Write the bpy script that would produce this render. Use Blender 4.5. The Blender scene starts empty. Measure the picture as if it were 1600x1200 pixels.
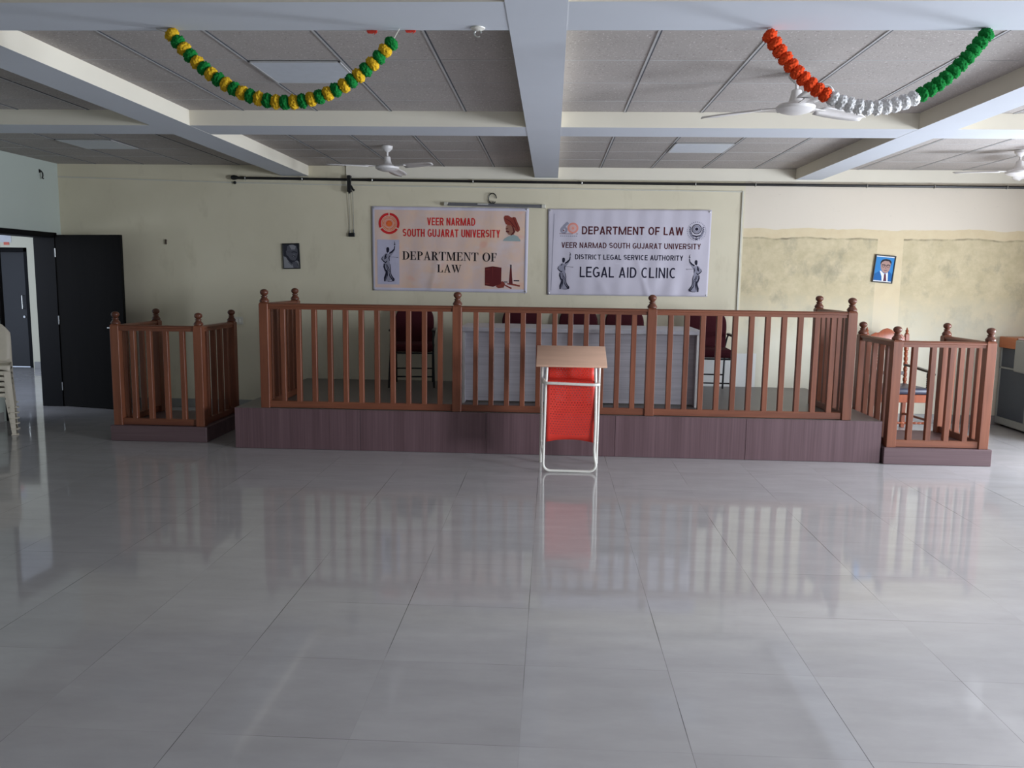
import bpy, bmesh, math, random
from mathutils import Matrix, Vector
PI = math.pi
rnd = random.Random(7)
scn = bpy.context.scene
COL = scn.collection

# ------------------------------------------------------------------ camera
H = 1.62
F_PX, PITCH, YAW, ROLL = 1270.0, 0.12895, -0.0472, -0.0139
cp, sp = math.cos(PITCH), math.sin(PITCH)
cy_, sy_ = math.cos(YAW), math.sin(YAW)
fw = Vector((sy_ * cp, cy_ * cp, -sp))
rt = Vector((cy_, -sy_, 0))
dn = fw.cross(rt)
rt2 = rt * math.cos(ROLL) + dn * math.sin(ROLL)
dn2 = dn * math.cos(ROLL) - rt * math.sin(ROLL)
cam = bpy.data.cameras.new('camera')
cam.sensor_fit = 'HORIZONTAL'
cam.sensor_width = 36.0
cam.lens = F_PX / 1600.0 * 36.0
cam.clip_start = 0.05
cam_ob = bpy.data.objects.new('camera', cam)
COL.objects.link(cam_ob)
mw = Matrix.Identity(4)
for i in range(3):
    mw[i][0], mw[i][1], mw[i][2] = rt2[i], -dn2[i], -fw[i]
mw.translation = (0, 0, H)
cam_ob.matrix_world = mw
scn.camera = cam_ob

# ------------------------------------------------------------------ light and exposure
scn.view_settings.view_transform = 'Standard'
scn.view_settings.look = 'None'
scn.view_settings.gamma = 1.0
scn.view_settings.exposure = 0.0
scn.view_settings.use_curve_mapping = False
world = bpy.data.worlds.new('sky')
scn.world = world
world.use_nodes = True
bg = world.node_tree.nodes['Background']
bg.inputs[0].default_value = (0.62, 0.75, 1.0, 1)
bg.inputs[1].default_value = 1.2


def area(name, loc, size, power, color, direction, spread=180):
    l = bpy.data.lights.new(name, 'AREA')
    l.shape = 'RECTANGLE'
    l.size, l.size_y = size
    l.energy = power
    l.color = color
    l.spread = math.radians(spread)
    o = bpy.data.objects.new(name, l)
    COL.objects.link(o)
    o.location = loc
    o.rotation_euler = Vector(direction).to_track_quat('-Z', 'Z').to_euler()
    return o


# daylight through the open door and windows of the right wall, the windows behind the camera, the gallery
DAY = (0.82, 0.895, 1.0)
area('daylight_door', (6.12, 6.7, 1.06), (1.6, 2.0), 330, DAY, (-1, 0, 0))
area('daylight_window_near', (6.12, 2.4, 1.55), (1.7, 1.2), 390, DAY, (-1, 0.25, -0.35), 140)
area('daylight_window_behind', (1.6, -2.95, 1.55), (3.4, 1.3), 10, DAY, (0, 1, 0))
area('daylight_gallery', (-8.6, 7.4, 1.7), (2.6, 1.6), 70, DAY, (0, 1, 0))


# ------------------------------------------------------------------ material helpers
def srgb(r, g, b):
    def c(v):
        v /= 255.0
        return v / 12.92 if v <= 0.04045 else ((v + 0.055) / 1.055) ** 2.4
    return (c(r), c(g), c(b), 1)


class NT:
    def __init__(self, name):
        self.m = bpy.data.materials.new(name)
        self.m.use_nodes = True
        self.t = self.m.node_tree
        self.b = self.t.nodes['Principled BSDF']
        self.out = self.t.nodes['Material Output']

    def n(self, kind, **kw):
        x = self.t.nodes.new(kind)
        for k, v in kw.items():
            setattr(x, k, v)
        return x

    def set(self, sock, v):
        if isinstance(v, bpy.types.NodeSocket):
            self.t.links.new(v, sock)
        else:
            sock.default_value = v

    def math(self, op, a, b=0.0, c=0.0, clamp=False):
        x = self.n('ShaderNodeMath', operation=op, use_clamp=clamp)
        self.set(x.inputs[0], a)
        self.set(x.inputs[1], b)
        self.set(x.inputs[2], c)
        return x.outputs[0]

    def mix(self, f, a, b):
        x = self.n('ShaderNodeMix', data_type='RGBA')
        self.set(x.inputs[0], f)
        self.set(x.inputs[6], a)
        self.set(x.inputs[7], b)
        return x.outputs[2]

    def coord(self, which='Object'):
        return self.n('ShaderNodeTexCoord').outputs[which]

    def xyz(self, v):
        s = self.n('ShaderNodeSeparateXYZ')
        self.set(s.inputs[0], v)
        return s.outputs[0], s.outputs[1], s.outputs[2]

    def vec(self, x, y, z):
        s = self.n('ShaderNodeCombineXYZ')
        for i, q in enumerate((x, y, z)):
            self.set(s.inputs[i], q)
        return s.outputs[0]

    def scale(self, v, s):
        x = self.n('ShaderNodeVectorMath', operation='MULTIPLY')
        self.set(x.inputs[0], v)
        x.inputs[1].default_value = s
        return x.outputs[0]

    def noise(self, v, scale, detail=3.0, rough=0.55):
        x = self.n('ShaderNodeTexNoise')
        self.set(x.inputs['Vector'], v)
        x.inputs['Scale'].default_value = scale
        x.inputs['Detail'].default_value = detail
        x.inputs['Roughness'].default_value = rough
        return x.outputs[0]

    def white(self, v):
        x = self.n('ShaderNodeTexWhiteNoise', noise_dimensions='3D')
        self.set(x.inputs['Vector'], v)
        return x.outputs[0]

    def ramp(self, v, lo, hi, a=0.0, b=1.0):
        x = self.n('ShaderNodeMapRange')
        self.set(x.inputs[0], v)
        x.inputs[1].default_value = lo
        x.inputs[2].default_value = hi
        x.inputs[3].default_value = a
        x.inputs[4].default_value = b
        return x.outputs[0]

    def bump(self, h, strength=0.2, dist=0.01):
        x = self.n('ShaderNodeBump')
        x.inputs['Strength'].default_value = strength
        x.inputs['Distance'].default_value = dist
        self.set(x.inputs['Height'], h)
        self.t.links.new(x.outputs[0], self.b.inputs['Normal'])

    def base(self, c, rough=None, metal=None, spec=None):
        self.set(self.b.inputs['Base Color'], c)
        if rough is not None:
            self.set(self.b.inputs['Roughness'], rough)
        if metal is not None:
            self.b.inputs['Metallic'].default_value = metal
        if spec is not None:
            self.b.inputs['Specular IOR Level'].default_value = spec
        return self.m


def plain(name, c, rough=0.5, metal=0.0, spec=0.5, var=0.06, sc=14.0):
    """A single paint or plastic with a little procedural unevenness."""
    t = NT(name)
    n = t.noise(t.coord(), sc, 3)
    dark = tuple(v * (1 - 2 * var) for v in c[:3]) + (1,)
    t.base(t.mix(n, dark, tuple(min(1, v * (1 + var)) for v in c[:3]) + (1,)), rough, metal, spec)
    return t.m


def wood(name, light, dark, axis, rough=0.42, fine=26.0, spec=0.4):
    t = NT(name)
    oi = t.n('ShaderNodeObjectInfo').outputs['Random']
    v = t.coord()
    ad = t.n('ShaderNodeVectorMath', operation='ADD')
    t.set(ad.inputs[0], v)
    k = t.math('MULTIPLY', oi, 13.0)
    t.set(ad.inputs[1], t.vec(k, k, k))
    s = [fine, fine, fine]
    s[axis] = 1.6
    g = t.noise(t.scale(ad.outputs[0], s), 1.0, 4, 0.6)
    s2 = [5.0, 5.0, 5.0]
    s2[axis] = 1.0
    g2 = t.noise(t.scale(ad.outputs[0], s2), 1.0, 2, 0.5)
    f = t.math('ADD', t.math('MULTIPLY', t.ramp(g, 0.3, 0.7), 0.6), t.math('MULTIPLY', t.ramp(g2, 0.3, 0.7), 0.4))
    c = t.mix(f, dark, light)
    tone = t.ramp(oi, 0, 1, 0.86, 1.1)
    mul = t.n('ShaderNodeMix', data_type='RGBA', blend_type='MULTIPLY')
    mul.inputs[0].default_value = 1
    t.set(mul.inputs[6], c)
    t.set(mul.inputs[7], t.vec(tone, tone, tone))
    t.base(mul.outputs[2], rough, 0, spec)
    t.bump(g, 0.12, 0.002)
    return t.m


# ------------------------------------------------------------------ materials
WL, WD = srgb(141, 85, 60), srgb(101, 56, 39)
M_wood_v = wood('teak_upright', WL, WD, 2)
M_wood_x = wood('teak_rail', WL, WD, 0)
M_wood_y = wood('teak_rail_side', WL, WD, 1)
M_wood_ball = wood('teak_turned', srgb(112, 66, 48), srgb(80, 46, 34), 2, rough=0.32)
M_armwood = wood('polished_rosewood', srgb(168, 88, 52), srgb(116, 54, 32), 2, rough=0.3)
M_dark_arm = plain('black_arm_varnish', srgb(38, 28, 26), 0.3)


def mat_laminate(name, a, b, along):
    t = NT(name)
    s = [9.0, 9.0, 9.0]
    s[along] = 0.25
    v = t.coord()
    g = t.noise(t.scale(v, s), 1.0, 4, 0.7)
    s = [60.0, 60.0, 60.0]
    s[along] = 0.8
    g2 = t.noise(t.scale(v, s), 1.0, 2, 0.6)
    f = t.math('ADD', t.math('MULTIPLY', t.ramp(g, 0.3, 0.7), 0.65), t.math('MULTIPLY', t.ramp(g2, 0.3, 0.7), 0.35))
    t.base(t.mix(f, b, a), 0.45, 0, 0.35)
    return t.m


M_stage_front = mat_laminate('walnut_laminate', srgb(118, 93, 97), srgb(82, 60, 63), 2)
M_plinth = mat_laminate('walnut_laminate_flat', srgb(118, 96, 98), srgb(84, 64, 67), 0)
M_deck = plain('deck_vinyl', srgb(112, 106, 102), 0.38, 0, 0.4, 0.06, 5)
M_table = NT('grey_streak_laminate')
_v = M_table.coord()
_g = M_table.noise(M_table.scale(_v, (0.7, 6.0, 16.0)), 1.0, 4, 0.7)
_g2 = M_table.noise(M_table.scale(_v, (1.2, 40.0, 130.0)), 1.0, 2, 0.6)
_f = M_table.math('ADD', M_table.math('MULTIPLY', M_table.ramp(_g, 0.3, 0.7), 0.55), M_table.math('MULTIPLY', M_table.ramp(_g2, 0.3, 0.7), 0.45))
M_table = M_table.base(M_table.mix(_f, srgb(172, 168, 174), srgb(212, 208, 213)), 0.45, 0, 0.35)
M_edge = plain('white_edge_band', srgb(214, 212, 208), 0.5)
M_table_top = plain('pale_grey_tabletop', srgb(196, 194, 200), 0.4)


def mat_floor():
    t = NT('polished_floor_tile')
    v = t.coord()
    x, y, z = t.xyz(v)
    u = t.math('DIVIDE', t.math('ADD', x, 0.083 + 60.0), 0.6)
    w = t.math('DIVIDE', t.math('ADD', y, -2.652 + 60.0), 0.6)
    fu, fv = t.math('FRACT', u), t.math('FRACT', w)
    cell = t.vec(t.math('FLOOR', u), t.math('FLOOR', w), 0.0)
    cellr = t.white(cell)
    off = t.n('ShaderNodeVectorMath', operation='ADD')
    t.set(off.inputs[0], v)
    t.set(off.inputs[1], t.scale(t.vec(cellr, t.math('MULTIPLY', cellr, 7.0), cellr), (31, 17, 5)))
    cloud = t.noise(t.scale(off.outputs[0], (1.4, 4.0, 1.0)), 1.5, 5, 0.62)
    c = t.mix(t.ramp(cloud, 0.28, 0.72), srgb(168, 164, 163), srgb(182, 178, 177))
    c = t.mix(t.math('MULTIPLY', cellr, 0.14), c, srgb(160, 157, 155))
    # grout: edge distance in metres, thicker and darker on some joints than on others
    ex = t.math('MULTIPLY', t.math('MINIMUM', fu, t.math('SUBTRACT', 1.0, fu)), 0.6)
    ey = t.math('MULTIPLY', t.math('MINIMUM', fv, t.math('SUBTRACT', 1.0, fv)), 0.6)
    jx = t.noise(t.vec(t.math('ROUND', u), t.math('MULTIPLY', y, 0.9), 3.0), 1.0, 2)
    jy = t.noise(t.vec(t.math('MULTIPLY', x, 0.9), t.math('ROUND', w), 9.0), 1.0, 2)
    gx = t.math('MULTIPLY', t.math('LESS_THAN', ex, 0.0016), t.ramp(jx, 0.44, 0.62, 0.06, 0.95))
    gy = t.math('MULTIPLY', t.math('LESS_THAN', ey, 0.0016), t.ramp(jy, 0.48, 0.68, 0.05, 0.7))
    g = t.math('MAXIMUM', gx, gy)
    c = t.mix(g, c, srgb(58, 55, 53))
    fine = t.noise(v, 3.0, 3)
    t.base(c, t.ramp(fine, 0.3, 0.7, 0.045, 0.085), 0, 0.5)
    t.b.inputs['IOR'].default_value = 1.5
    # every tile lies at its own very slight tilt
    r2 = t.white(t.vec(t.math('FLOOR', w), t.math('FLOOR', u), 5.0))
    tilt = t.math('ADD', t.math('MULTIPLY', fu, t.math('SUBTRACT', cellr, 0.5)), t.math('MULTIPLY', fv, t.math('SUBTRACT', r2, 0.5)))
    wav = t.math('MULTIPLY', t.noise(t.scale(v, (2.5, 2.5, 2.5)), 1.0, 1), 0.10)
    t.bump(t.math('ADD', tilt, wav), 0.5, 0.0016)
    return t.m


M_floor = mat_floor()
M_skirt = plain('grey_skirting_tile', srgb(150, 148, 144), 0.3)

CREAM = srgb(214, 208, 186)


def mat_wall_back():
    """Cream paint; right of the conduit an old tan coat up to about 2.2 m, with stains, and white primer near the deck."""
    t = NT('painted_wall_back')
    v = t.coord()
    x, y, z = t.xyz(v)
    big = t.noise(v, 0.9, 4)
    fine = t.noise(v, 6.0, 5, 0.65)
    up = t.mix(t.ramp(big, 0.3, 0.7), srgb(212, 203, 178), srgb(223, 214, 190))
    smud = t.math('MULTIPLY', t.ramp(t.noise(t.scale(v, (2.6, 1, 1.1)), 2.2, 4, 0.6), 0.58, 0.75), 0.22)
    up = t.mix(smud, up, srgb(170, 158, 130))
    dash = t.math('MULTIPLY', t.ramp(t.noise(t.scale(v, (5, 1, 16)), 1.6, 5, 0.7), 0.66, 0.72), 0.5)
    right = t.math('GREATER_THAN', x, 2.2)
    wob = t.math('MULTIPLY', t.math('SUBTRACT', t.noise(t.vec(x, 0.0, 0.0), 2.2, 3), 0.5), 0.10)
    zz = t.math('ADD', z, wob)
    # faint pinkish upper field right of the conduit
    up_r = t.mix(t.math('MULTIPLY', dash, 0.6), srgb(222, 211, 195), srgb(150, 142, 132))
    up = t.mix(right, up, up_r)
    tan_clean = t.mix(t.ramp(fine, 0.3, 0.7), srgb(212, 193, 158), srgb(220, 204, 170))
    tan_old = t.mix(t.ramp(fine, 0.35, 0.68), srgb(192, 178, 144), srgb(212, 197, 164))
    blot = t.math('MULTIPLY', t.ramp(t.noise(t.scale(v, (1.6, 1, 1.2)), 2.6, 5, 0.68), 0.52, 0.70), 0.6)
    tan_old = t.mix(blot, tan_old, srgb(150, 143, 122))
    # dirty line along the top of the old coat
    line = t.ramp(t.math('ABSOLUTE', t.math('SUBTRACT', zz, 2.125)), 0.016, 0.002)
    ln = t.math('MULTIPLY', line, t.ramp(t.noise(t.vec(x, 1.0, 1.0), 5.0, 3), 0.4, 0.62, 0.05, 0.7))
    tan_old = t.mix(ln, tan_old, srgb(96, 84, 66))
    col = t.math('LESS_THAN', t.math('ABSOLUTE', t.math('SUBTRACT', t.math('ADD', x, t.math('MULTIPLY', wob, 0.4)), 3.88)), 0.145)
    clean = t.math('MAXIMUM', col, t.math('GREATER_THAN', zz, 2.135))
    tan = t.mix(clean, tan_old, tan_clean)
    pale = t.math('MULTIPLY', t.ramp(t.math('ADD', z, t.math('MULTIPLY', fine, 0.5)), 1.75, 1.15), 0.9)
    tan = t.mix(pale, tan, srgb(222, 218, 200))
    low = t.math('MULTIPLY', right, t.math('LESS_THAN', zz, 2.235))
    c = t.mix(low, up, tan)
    pr = t.math('MULTIPLY', t.math('LESS_THAN', zz, 0.78), t.math('MULTIPLY', t.math('GREATER_THAN', x, 1.2), t.math('LESS_THAN', x, 2.42)))
    c = t.mix(pr, c, srgb(226, 226, 222))
    t.base(c, 0.75, 0, 0.25)
    t.bump(fine, 0.25, 0.004)
    return t.m


M_wall_back = mat_wall_back()
M_wall = plain('cream_wall_paint', srgb(210, 205, 184), 0.75, 0, 0.25, 0.03, 2.0)
M_wall_left = plain('pale_wall_paint', srgb(184, 192, 184), 0.75, 0, 0.25, 0.03, 2.0)
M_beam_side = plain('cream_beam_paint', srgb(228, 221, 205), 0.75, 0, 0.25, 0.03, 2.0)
M_beam_under = plain('bluish_white_soffit', srgb(204, 208, 216), 0.75, 0, 0.25, 0.03, 2.0)


def mat_ceiling():
    t = NT('mineral_fibre_tile')
    v = t.coord()
    x, y, z = t.xyz(v)
    n = t.noise(v, 60.0, 2, 0.6)
    spots = t.ramp(n, 0.62, 0.68)
    big = t.noise(v, 1.2, 3)
    c = t.mix(t.ramp(big, 0.3, 0.7), srgb(168, 162, 158), srgb(180, 173, 169))
    c = t.mix(t.math('MULTIPLY', spots, 0.5), c, srgb(120, 112, 108))
    c = t.mix(t.math('MULTIPLY', t.ramp(t.noise(v, 72.0, 1), 0.65, 0.71), 0.55), c, srgb(232, 228, 226))
    t.base(c, 0.9, 0, 0.1)
    return t.m


M_ceiling = mat_ceiling()
M_tbar = plain('white_ceiling_bar', srgb(184, 183, 183), 0.6)
M_gap_shade = plain('ceiling_gap_shadow', srgb(72, 75, 82), 0.8)
M_panel_light = plain('opal_light_panel', srgb(205, 212, 224), 0.35)
M_black = plain('black_plastic', srgb(20, 20, 21), 0.4)
M_blackmetal = plain('black_steel', srgb(18, 18, 20), 0.35, 0.3)
M_doordark = wood('dark_door_laminate', srgb(22, 20, 19), srgb(16, 15, 14), 2, rough=0.8, spec=0.12)
M_doorframe = plain('dark_door_frame', srgb(12, 11, 13), 0.6, 0, 0.15)
M_chrome = plain('brushed_steel', srgb(205, 205, 200), 0.3, 0.9)
M_white = plain('white_enamel', srgb(226, 222, 212), 0.35)
M_fan = plain('off_white_fan_enamel', srgb(222, 218, 216), 0.4)
M_greyplastic = plain('grey_batten_metal', srgb(112, 112, 116), 0.4)
M_conduit = plain('white_conduit', srgb(206, 202, 188), 0.5)
M_wire = plain('grey_wire', srgb(120, 116, 108), 0.5)
M_beige = plain('beige_moulded_plastic', srgb(206, 196, 178), 0.42)
M_desktop = wood('pale_beech_board', srgb(228, 188, 162), srgb(208, 166, 140), 0, rough=0.45, fine=14)
M_maroon = plain('maroon_fabric', srgb(66, 20, 28), 0.85, 0, 0.2, 0.12, 60)
M_seatblack = plain('dark_blue_leatherette', srgb(56, 56, 72), 0.4)
M_orangewood = wood('orange_wood_board', srgb(196, 118, 72), srgb(168, 94, 56), 1, rough=0.35)
M_cab_dark = plain('charcoal_cabinet_panel', srgb(66, 74, 84), 0.45)
M_cab_frame = plain('pale_grey_cabinet_frame', srgb(150, 154, 150), 0.4)
M_pink = plain('pale_pink_card', srgb(236, 206, 208), 0.5)


def mat_perforated():
    t = NT('red_perforated_plastic')
    v = t.coord()
    x, y, z = t.xyz(v)
    p = 0.0235
    row = t.math('DIVIDE', t.math('ADD', z, t.math('ADD', y, 10.0)), p * 0.87)
    sh = t.math('MULTIPLY', t.math('MODULO', t.math('FLOOR', row), 2.0), 0.5)
    cx = t.math('SUBTRACT', t.math('FRACT', t.math('ADD', t.math('DIVIDE', t.math('ADD', x, 10.0), p), sh)), 0.5)
    cz = t.math('SUBTRACT', t.math('FRACT', row), 0.5)
    d = t.math('SQRT', t.math('ADD', t.math('MULTIPLY', cx, cx), t.math('MULTIPLY', cz, cz)))
    hole = t.math('LESS_THAN', d, 0.22)
    inx = t.math('LESS_THAN', t.math('ABSOLUTE', t.math('SUBTRACT', x, 0.0)), 0.176)
    inz = t.math('GREATER_THAN', z, 0.315)
    hole = t.math('MULTIPLY', hole, t.math('MULTIPLY', inx, inz))
    n = t.noise(v, 8, 2)
    t.base(t.mix(n, srgb(216, 50, 40), srgb(228, 68, 54)), 0.4, 0, 0.4)
    tr = t.n('ShaderNodeBsdfTransparent')
    mx = t.n('ShaderNodeMixShader')
    t.set(mx.inputs[0], hole)
    t.t.links.new(t.b.outputs[0], mx.inputs[1])
    t.t.links.new(tr.outputs[0], mx.inputs[2])
    t.t.links.new(mx.outputs[0], t.out.inputs[0])
    return t.m


M_red = mat_perforated()


def fluffy(name, c):
    t = NT(name)
    n = t.noise(t.coord(), 160.0, 3, 0.7)
    d = tuple(v * 0.72 for v in c[:3]) + (1,)
    t.base(t.mix(t.ramp(n, 0.3, 0.7), d, c), 0.9, 0, 0.1)
    return t.m


M_pom = {'yellow': fluffy('yellow_tinsel', srgb(226, 182, 46)), 'green': fluffy('green_tinsel', srgb(28, 128, 58)),
         'orange': fluffy('orange_tinsel', srgb(238, 82, 40)), 'white': fluffy('white_tinsel', srgb(242, 240, 238))}


def mat_banner_one():
    t = NT('printed_flex_peach')
    v = t.coord()
    x, y, z = t.xyz(v)
    n = t.noise(t.scale(v, (3.0, 1, 2.2)), 1.3, 4, 0.6)
    n2 = t.noise(t.scale(v, (1.6, 1, 3.0)), 1.5, 3, 0.6)
    c = t.mix(t.ramp(n, 0.35, 0.65), srgb(214, 190, 184), srgb(226, 192, 168))
    c = t.mix(t.math('MULTIPLY', t.ramp(n2, 0.5, 0.72), 0.6), c, srgb(214, 202, 206))
    c = t.mix(t.math('MULTIPLY', t.ramp(t.noise(v, 4.0, 2), 0.62, 0.74), 0.5), c, srgb(226, 160, 140))
    ax = t.math('ABSOLUTE', x)
    az = t.math('ABSOLUTE', z)
    e = t.math('MAXIMUM', t.math('GREATER_THAN', ax, 0.892), t.math('GREATER_THAN', az, 0.455))
    c = t.mix(e, c, srgb(206, 200, 214))
    t.base(c, 0.5, 0, 0.35)
    return t.m


M_banner1 = mat_banner_one()
M_banner2 = plain('printed_flex_lavender', srgb(202, 196, 208), 0.5, 0, 0.35, 0.03, 3.0)
M_panel_lav = plain('print_lavender', srgb(188, 184, 204), 0.5)
ink = lambda n, r, g, b: plain(n, srgb(r, g, b), 0.6, 0, 0.2, 0.03)
I_red, I_maroon, I_black = ink('ink_red', 204, 42, 44), ink('ink_maroon', 78, 26, 34), ink('ink_black', 24, 20, 26)
I_navy, I_sketch, I_mid = ink('ink_navy', 30, 26, 48), ink('ink_sketch', 36, 34, 52), ink('ink_grey', 146, 144, 160)
I_orange, I_peach, I_skin = ink('ink_orange', 226, 110, 54), ink('ink_peach', 228, 150, 136), ink('ink_skin', 150, 104, 88)
I_brown, I_brown2, I_gold = ink('ink_brown', 96, 34, 36), ink('ink_brown_light', 136, 60, 50), ink('ink_gold', 190, 130, 70)
I_tunic, I_white = ink('ink_tunic', 152, 168, 168), ink('ink_white', 232, 232, 234)
I_blue, I_blue2 = ink('ink_blue', 52, 128, 190), ink('ink_suit_blue', 28, 96, 160)
I_face, I_hair = ink('ink_face', 172, 138, 128), ink('ink_hair', 40, 38, 44)
I_g1, I_g2, I_g3, I_g4 = ink('photo_grey_dark', 52, 52, 60), ink('photo_grey', 92, 92, 100), ink('photo_grey_light', 142, 142, 146), ink('photo_white', 178, 178, 180)


# ------------------------------------------------------------------ mesh helpers
class MB:
    def __init__(self):
        self.v, self.f, self.m = [], [], []

    def add(self, vs, fs, mi=0, M=None):
        o = len(self.v)
        for p in vs:
            p = Vector(p)
            self.v.append(M @ p if M is not None else p)
        for f in fs:
            self.f.append([i + o for i in f])
            self.m.append(mi)
        return self

    def box(self, x0, x1, y0, y1, z0, z1, mi=0, bev=0.0, seg=1, M=None):
        bm = bmesh.new()
        bmesh.ops.create_cube(bm, size=1.0)
        for q in bm.verts:
            q.co = Vector(((x0 + x1) / 2 + q.co.x * (x1 - x0), (y0 + y1) / 2 + q.co.y * (y1 - y0), (z0 + z1) / 2 + q.co.z * (z1 - z0)))
        if bev:
            bmesh.ops.bevel(bm, geom=list(bm.edges), offset=bev, segments=seg, profile=0.5, affect='EDGES')
        return self.bm(bm, mi, M)

    def bm(self, bm, mi=0, M=None):
        bm.verts.ensure_lookup_table()
        bm.verts.index_update()
        self.add([q.co.copy() for q in bm.verts], [[q.index for q in f.verts] for f in bm.faces], mi, M)
        bm.free()
        return self

    def tube(self, pts, r, n=10, mi=0, closed=False, M=None, cap=True):
        pts = [Vector(p) for p in pts]
        k = len(pts)
        rs = r if isinstance(r, (list, tuple)) else [r] * k
        vs, fs = [], []
        up = None
        for i, p in enumerate(pts):
            if closed:
                d = (pts[(i + 1) % k] - pts[i - 1]).normalized()
            else:
                d = (pts[min(i + 1, k - 1)] - pts[max(i - 1, 0)]).normalized()
            if up is None:
                up = Vector((0, 0, 1)) if abs(d.z) < 0.9 else Vector((1, 0, 0))
            s = d.cross(up)
            s.normalize()
            up = s.cross(d).normalized()
            for j in range(n):
                a = 2 * PI * j / n
                vs.append(p + (s * math.cos(a) + up * math.sin(a)) * rs[i])
        rng = k if closed else k - 1
        for i in range(rng):
            for j in range(n):
                a, b = i * n + j, i * n + (j + 1) % n
                c, d = ((i + 1) % k) * n + (j + 1) % n, ((i + 1) % k) * n + j
                fs.append([a, b, c, d])
        if cap and not closed:
            fs.append(list(range(n))[::-1])
            fs.append([(k - 1) * n + j for j in range(n)])
        return self.add(vs, fs, mi, M)

    def lathe(self, prof, n=20, mi=0, M=None):
        vs, fs = [], []
        for r, z in prof:
            for j in range(n):
                a = 2 * PI * j / n
                vs.append((r * math.cos(a), r * math.sin(a), z))
        for i in range(len(prof) - 1):
            for j in range(n):
                fs.append([i * n + j, i * n + (j + 1) % n, (i + 1) * n + (j + 1) % n, (i + 1) * n + j])
        fs.append(list(range(n))[::-1])
        fs.append([(len(prof) - 1) * n + j for j in range(n)])
        return self.add(vs, fs, mi, M)

    def prism(self, poly, d0, d1, mi=0, bev=0.0, seg=2, M=None):
        """poly in (x, z), extruded along y from d0 to d1"""
        bm = bmesh.new()
        a = [bm.verts.new((x, d0, z)) for x, z in poly]
        b = [bm.verts.new((x, d1, z)) for x, z in poly]
        fa = bm.faces.new(a)
        fb = bm.faces.new(b[::-1])
        k = len(poly)
        for i in range(k):
            bm.faces.new([a[(i + 1) % k], a[i], b[i], b[(i + 1) % k]])
        bmesh.ops.recalc_face_normals(bm, faces=list(bm.faces))
        if bev:
            es = list(set(list(fa.edges) + list(fb.edges)))
            bmesh.ops.bevel(bm, geom=es, offset=bev, segments=seg, profile=0.5, affect='EDGES')
        return self.bm(bm, mi, M)

    def sweep(self, pts, sect, mi=0, M=None, side=(0, 1, 0)):
        """sweep a closed (a, b) section along pts; a runs along 'side', b across the path"""
        pts = [Vector(p) for p in pts]
        sd = Vector(side)
        k, n = len(pts), len(sect)
        vs, fs = [], []
        for i, p in enumerate(pts):
            d = (pts[min(i + 1, k - 1)] - pts[max(i - 1, 0)]).normalized()
            nrm = sd.cross(d).normalized()
            for a, b in sect:
                vs.append(p + sd * a + nrm * b)
        for i in range(k - 1):
            for j in range(n):
                fs.append([i * n + j, i * n + (j + 1) % n, (i + 1) * n + (j + 1) % n, (i + 1) * n + j])
        fs.append(list(range(n))[::-1])
        fs.append([(k - 1) * n + j for j in range(n)])
        return self.add(vs, fs, mi, M)

    def build(self, name, mats, parent=None, loc=None, smooth=35):
        me = bpy.data.meshes.new(name)
        me.from_pydata([tuple(p) for p in self.v], [], self.f)
        for m in (mats if isinstance(mats, (list, tuple)) else [mats]):
            me.materials.append(m)
        me.polygons.foreach_set('material_index', self.m)
        bm = bmesh.new()
        bm.from_mesh(me)
        bmesh.ops.recalc_face_normals(bm, faces=list(bm.faces))
        bm.to_mesh(me)
        bm.free()
        if smooth:
            me.polygons.foreach_set('use_smooth', [True] * len(me.polygons))
            me.set_sharp_from_angle(angle=math.radians(smooth))
        o = bpy.data.objects.new(name, me)
        COL.objects.link(o)
        if parent:
            o.parent = parent
        if loc:
            o.location = loc
        return o


def tag(o, label=None, cat=None, group=None, kind=None):
    if label:
        o['label'] = label
    if cat:
        o['category'] = cat
    if group:
        o['group'] = group
    if kind:
        o['kind'] = kind
    return o


def thing(name, label, cat, loc=(0, 0, 0), rz=0.0, group=None):
    o = bpy.data.objects.new(name, None)
    o.empty_display_size = 0.1
    COL.objects.link(o)
    o.location = loc
    o.rotation_euler = (0, 0, rz)
    return tag(o, label, cat, group)


def dup(root, loc, rz=None, label=None, group=None):
    def cp_(o, parent):
        c = o.copy()
        COL.objects.link(c)
        if parent:
            c.parent = parent
        for ch in list(o.children):
            cp_(ch, c)
        return c
    r = cp_(root, None)
    r.location = loc
    if rz is not None:
        r.rotation_euler = (0, 0, rz)
    return tag(r, label, None, group)


def struct(o, label, cat):
    return tag(o, label, cat, kind='structure')


# ------------------------------------------------------------------ the room
XL, XR, YB, YF, ZC, ZB = -5.93, 5.95, 9.68, -2.8, 2.905, 2.785
struct(MB().box(-10.6, 6.6, -3.2, 13.9, -0.15, 0.0).build('floor', M_floor), 'glossy grey tiled floor of the hall', 'floor')

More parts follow.
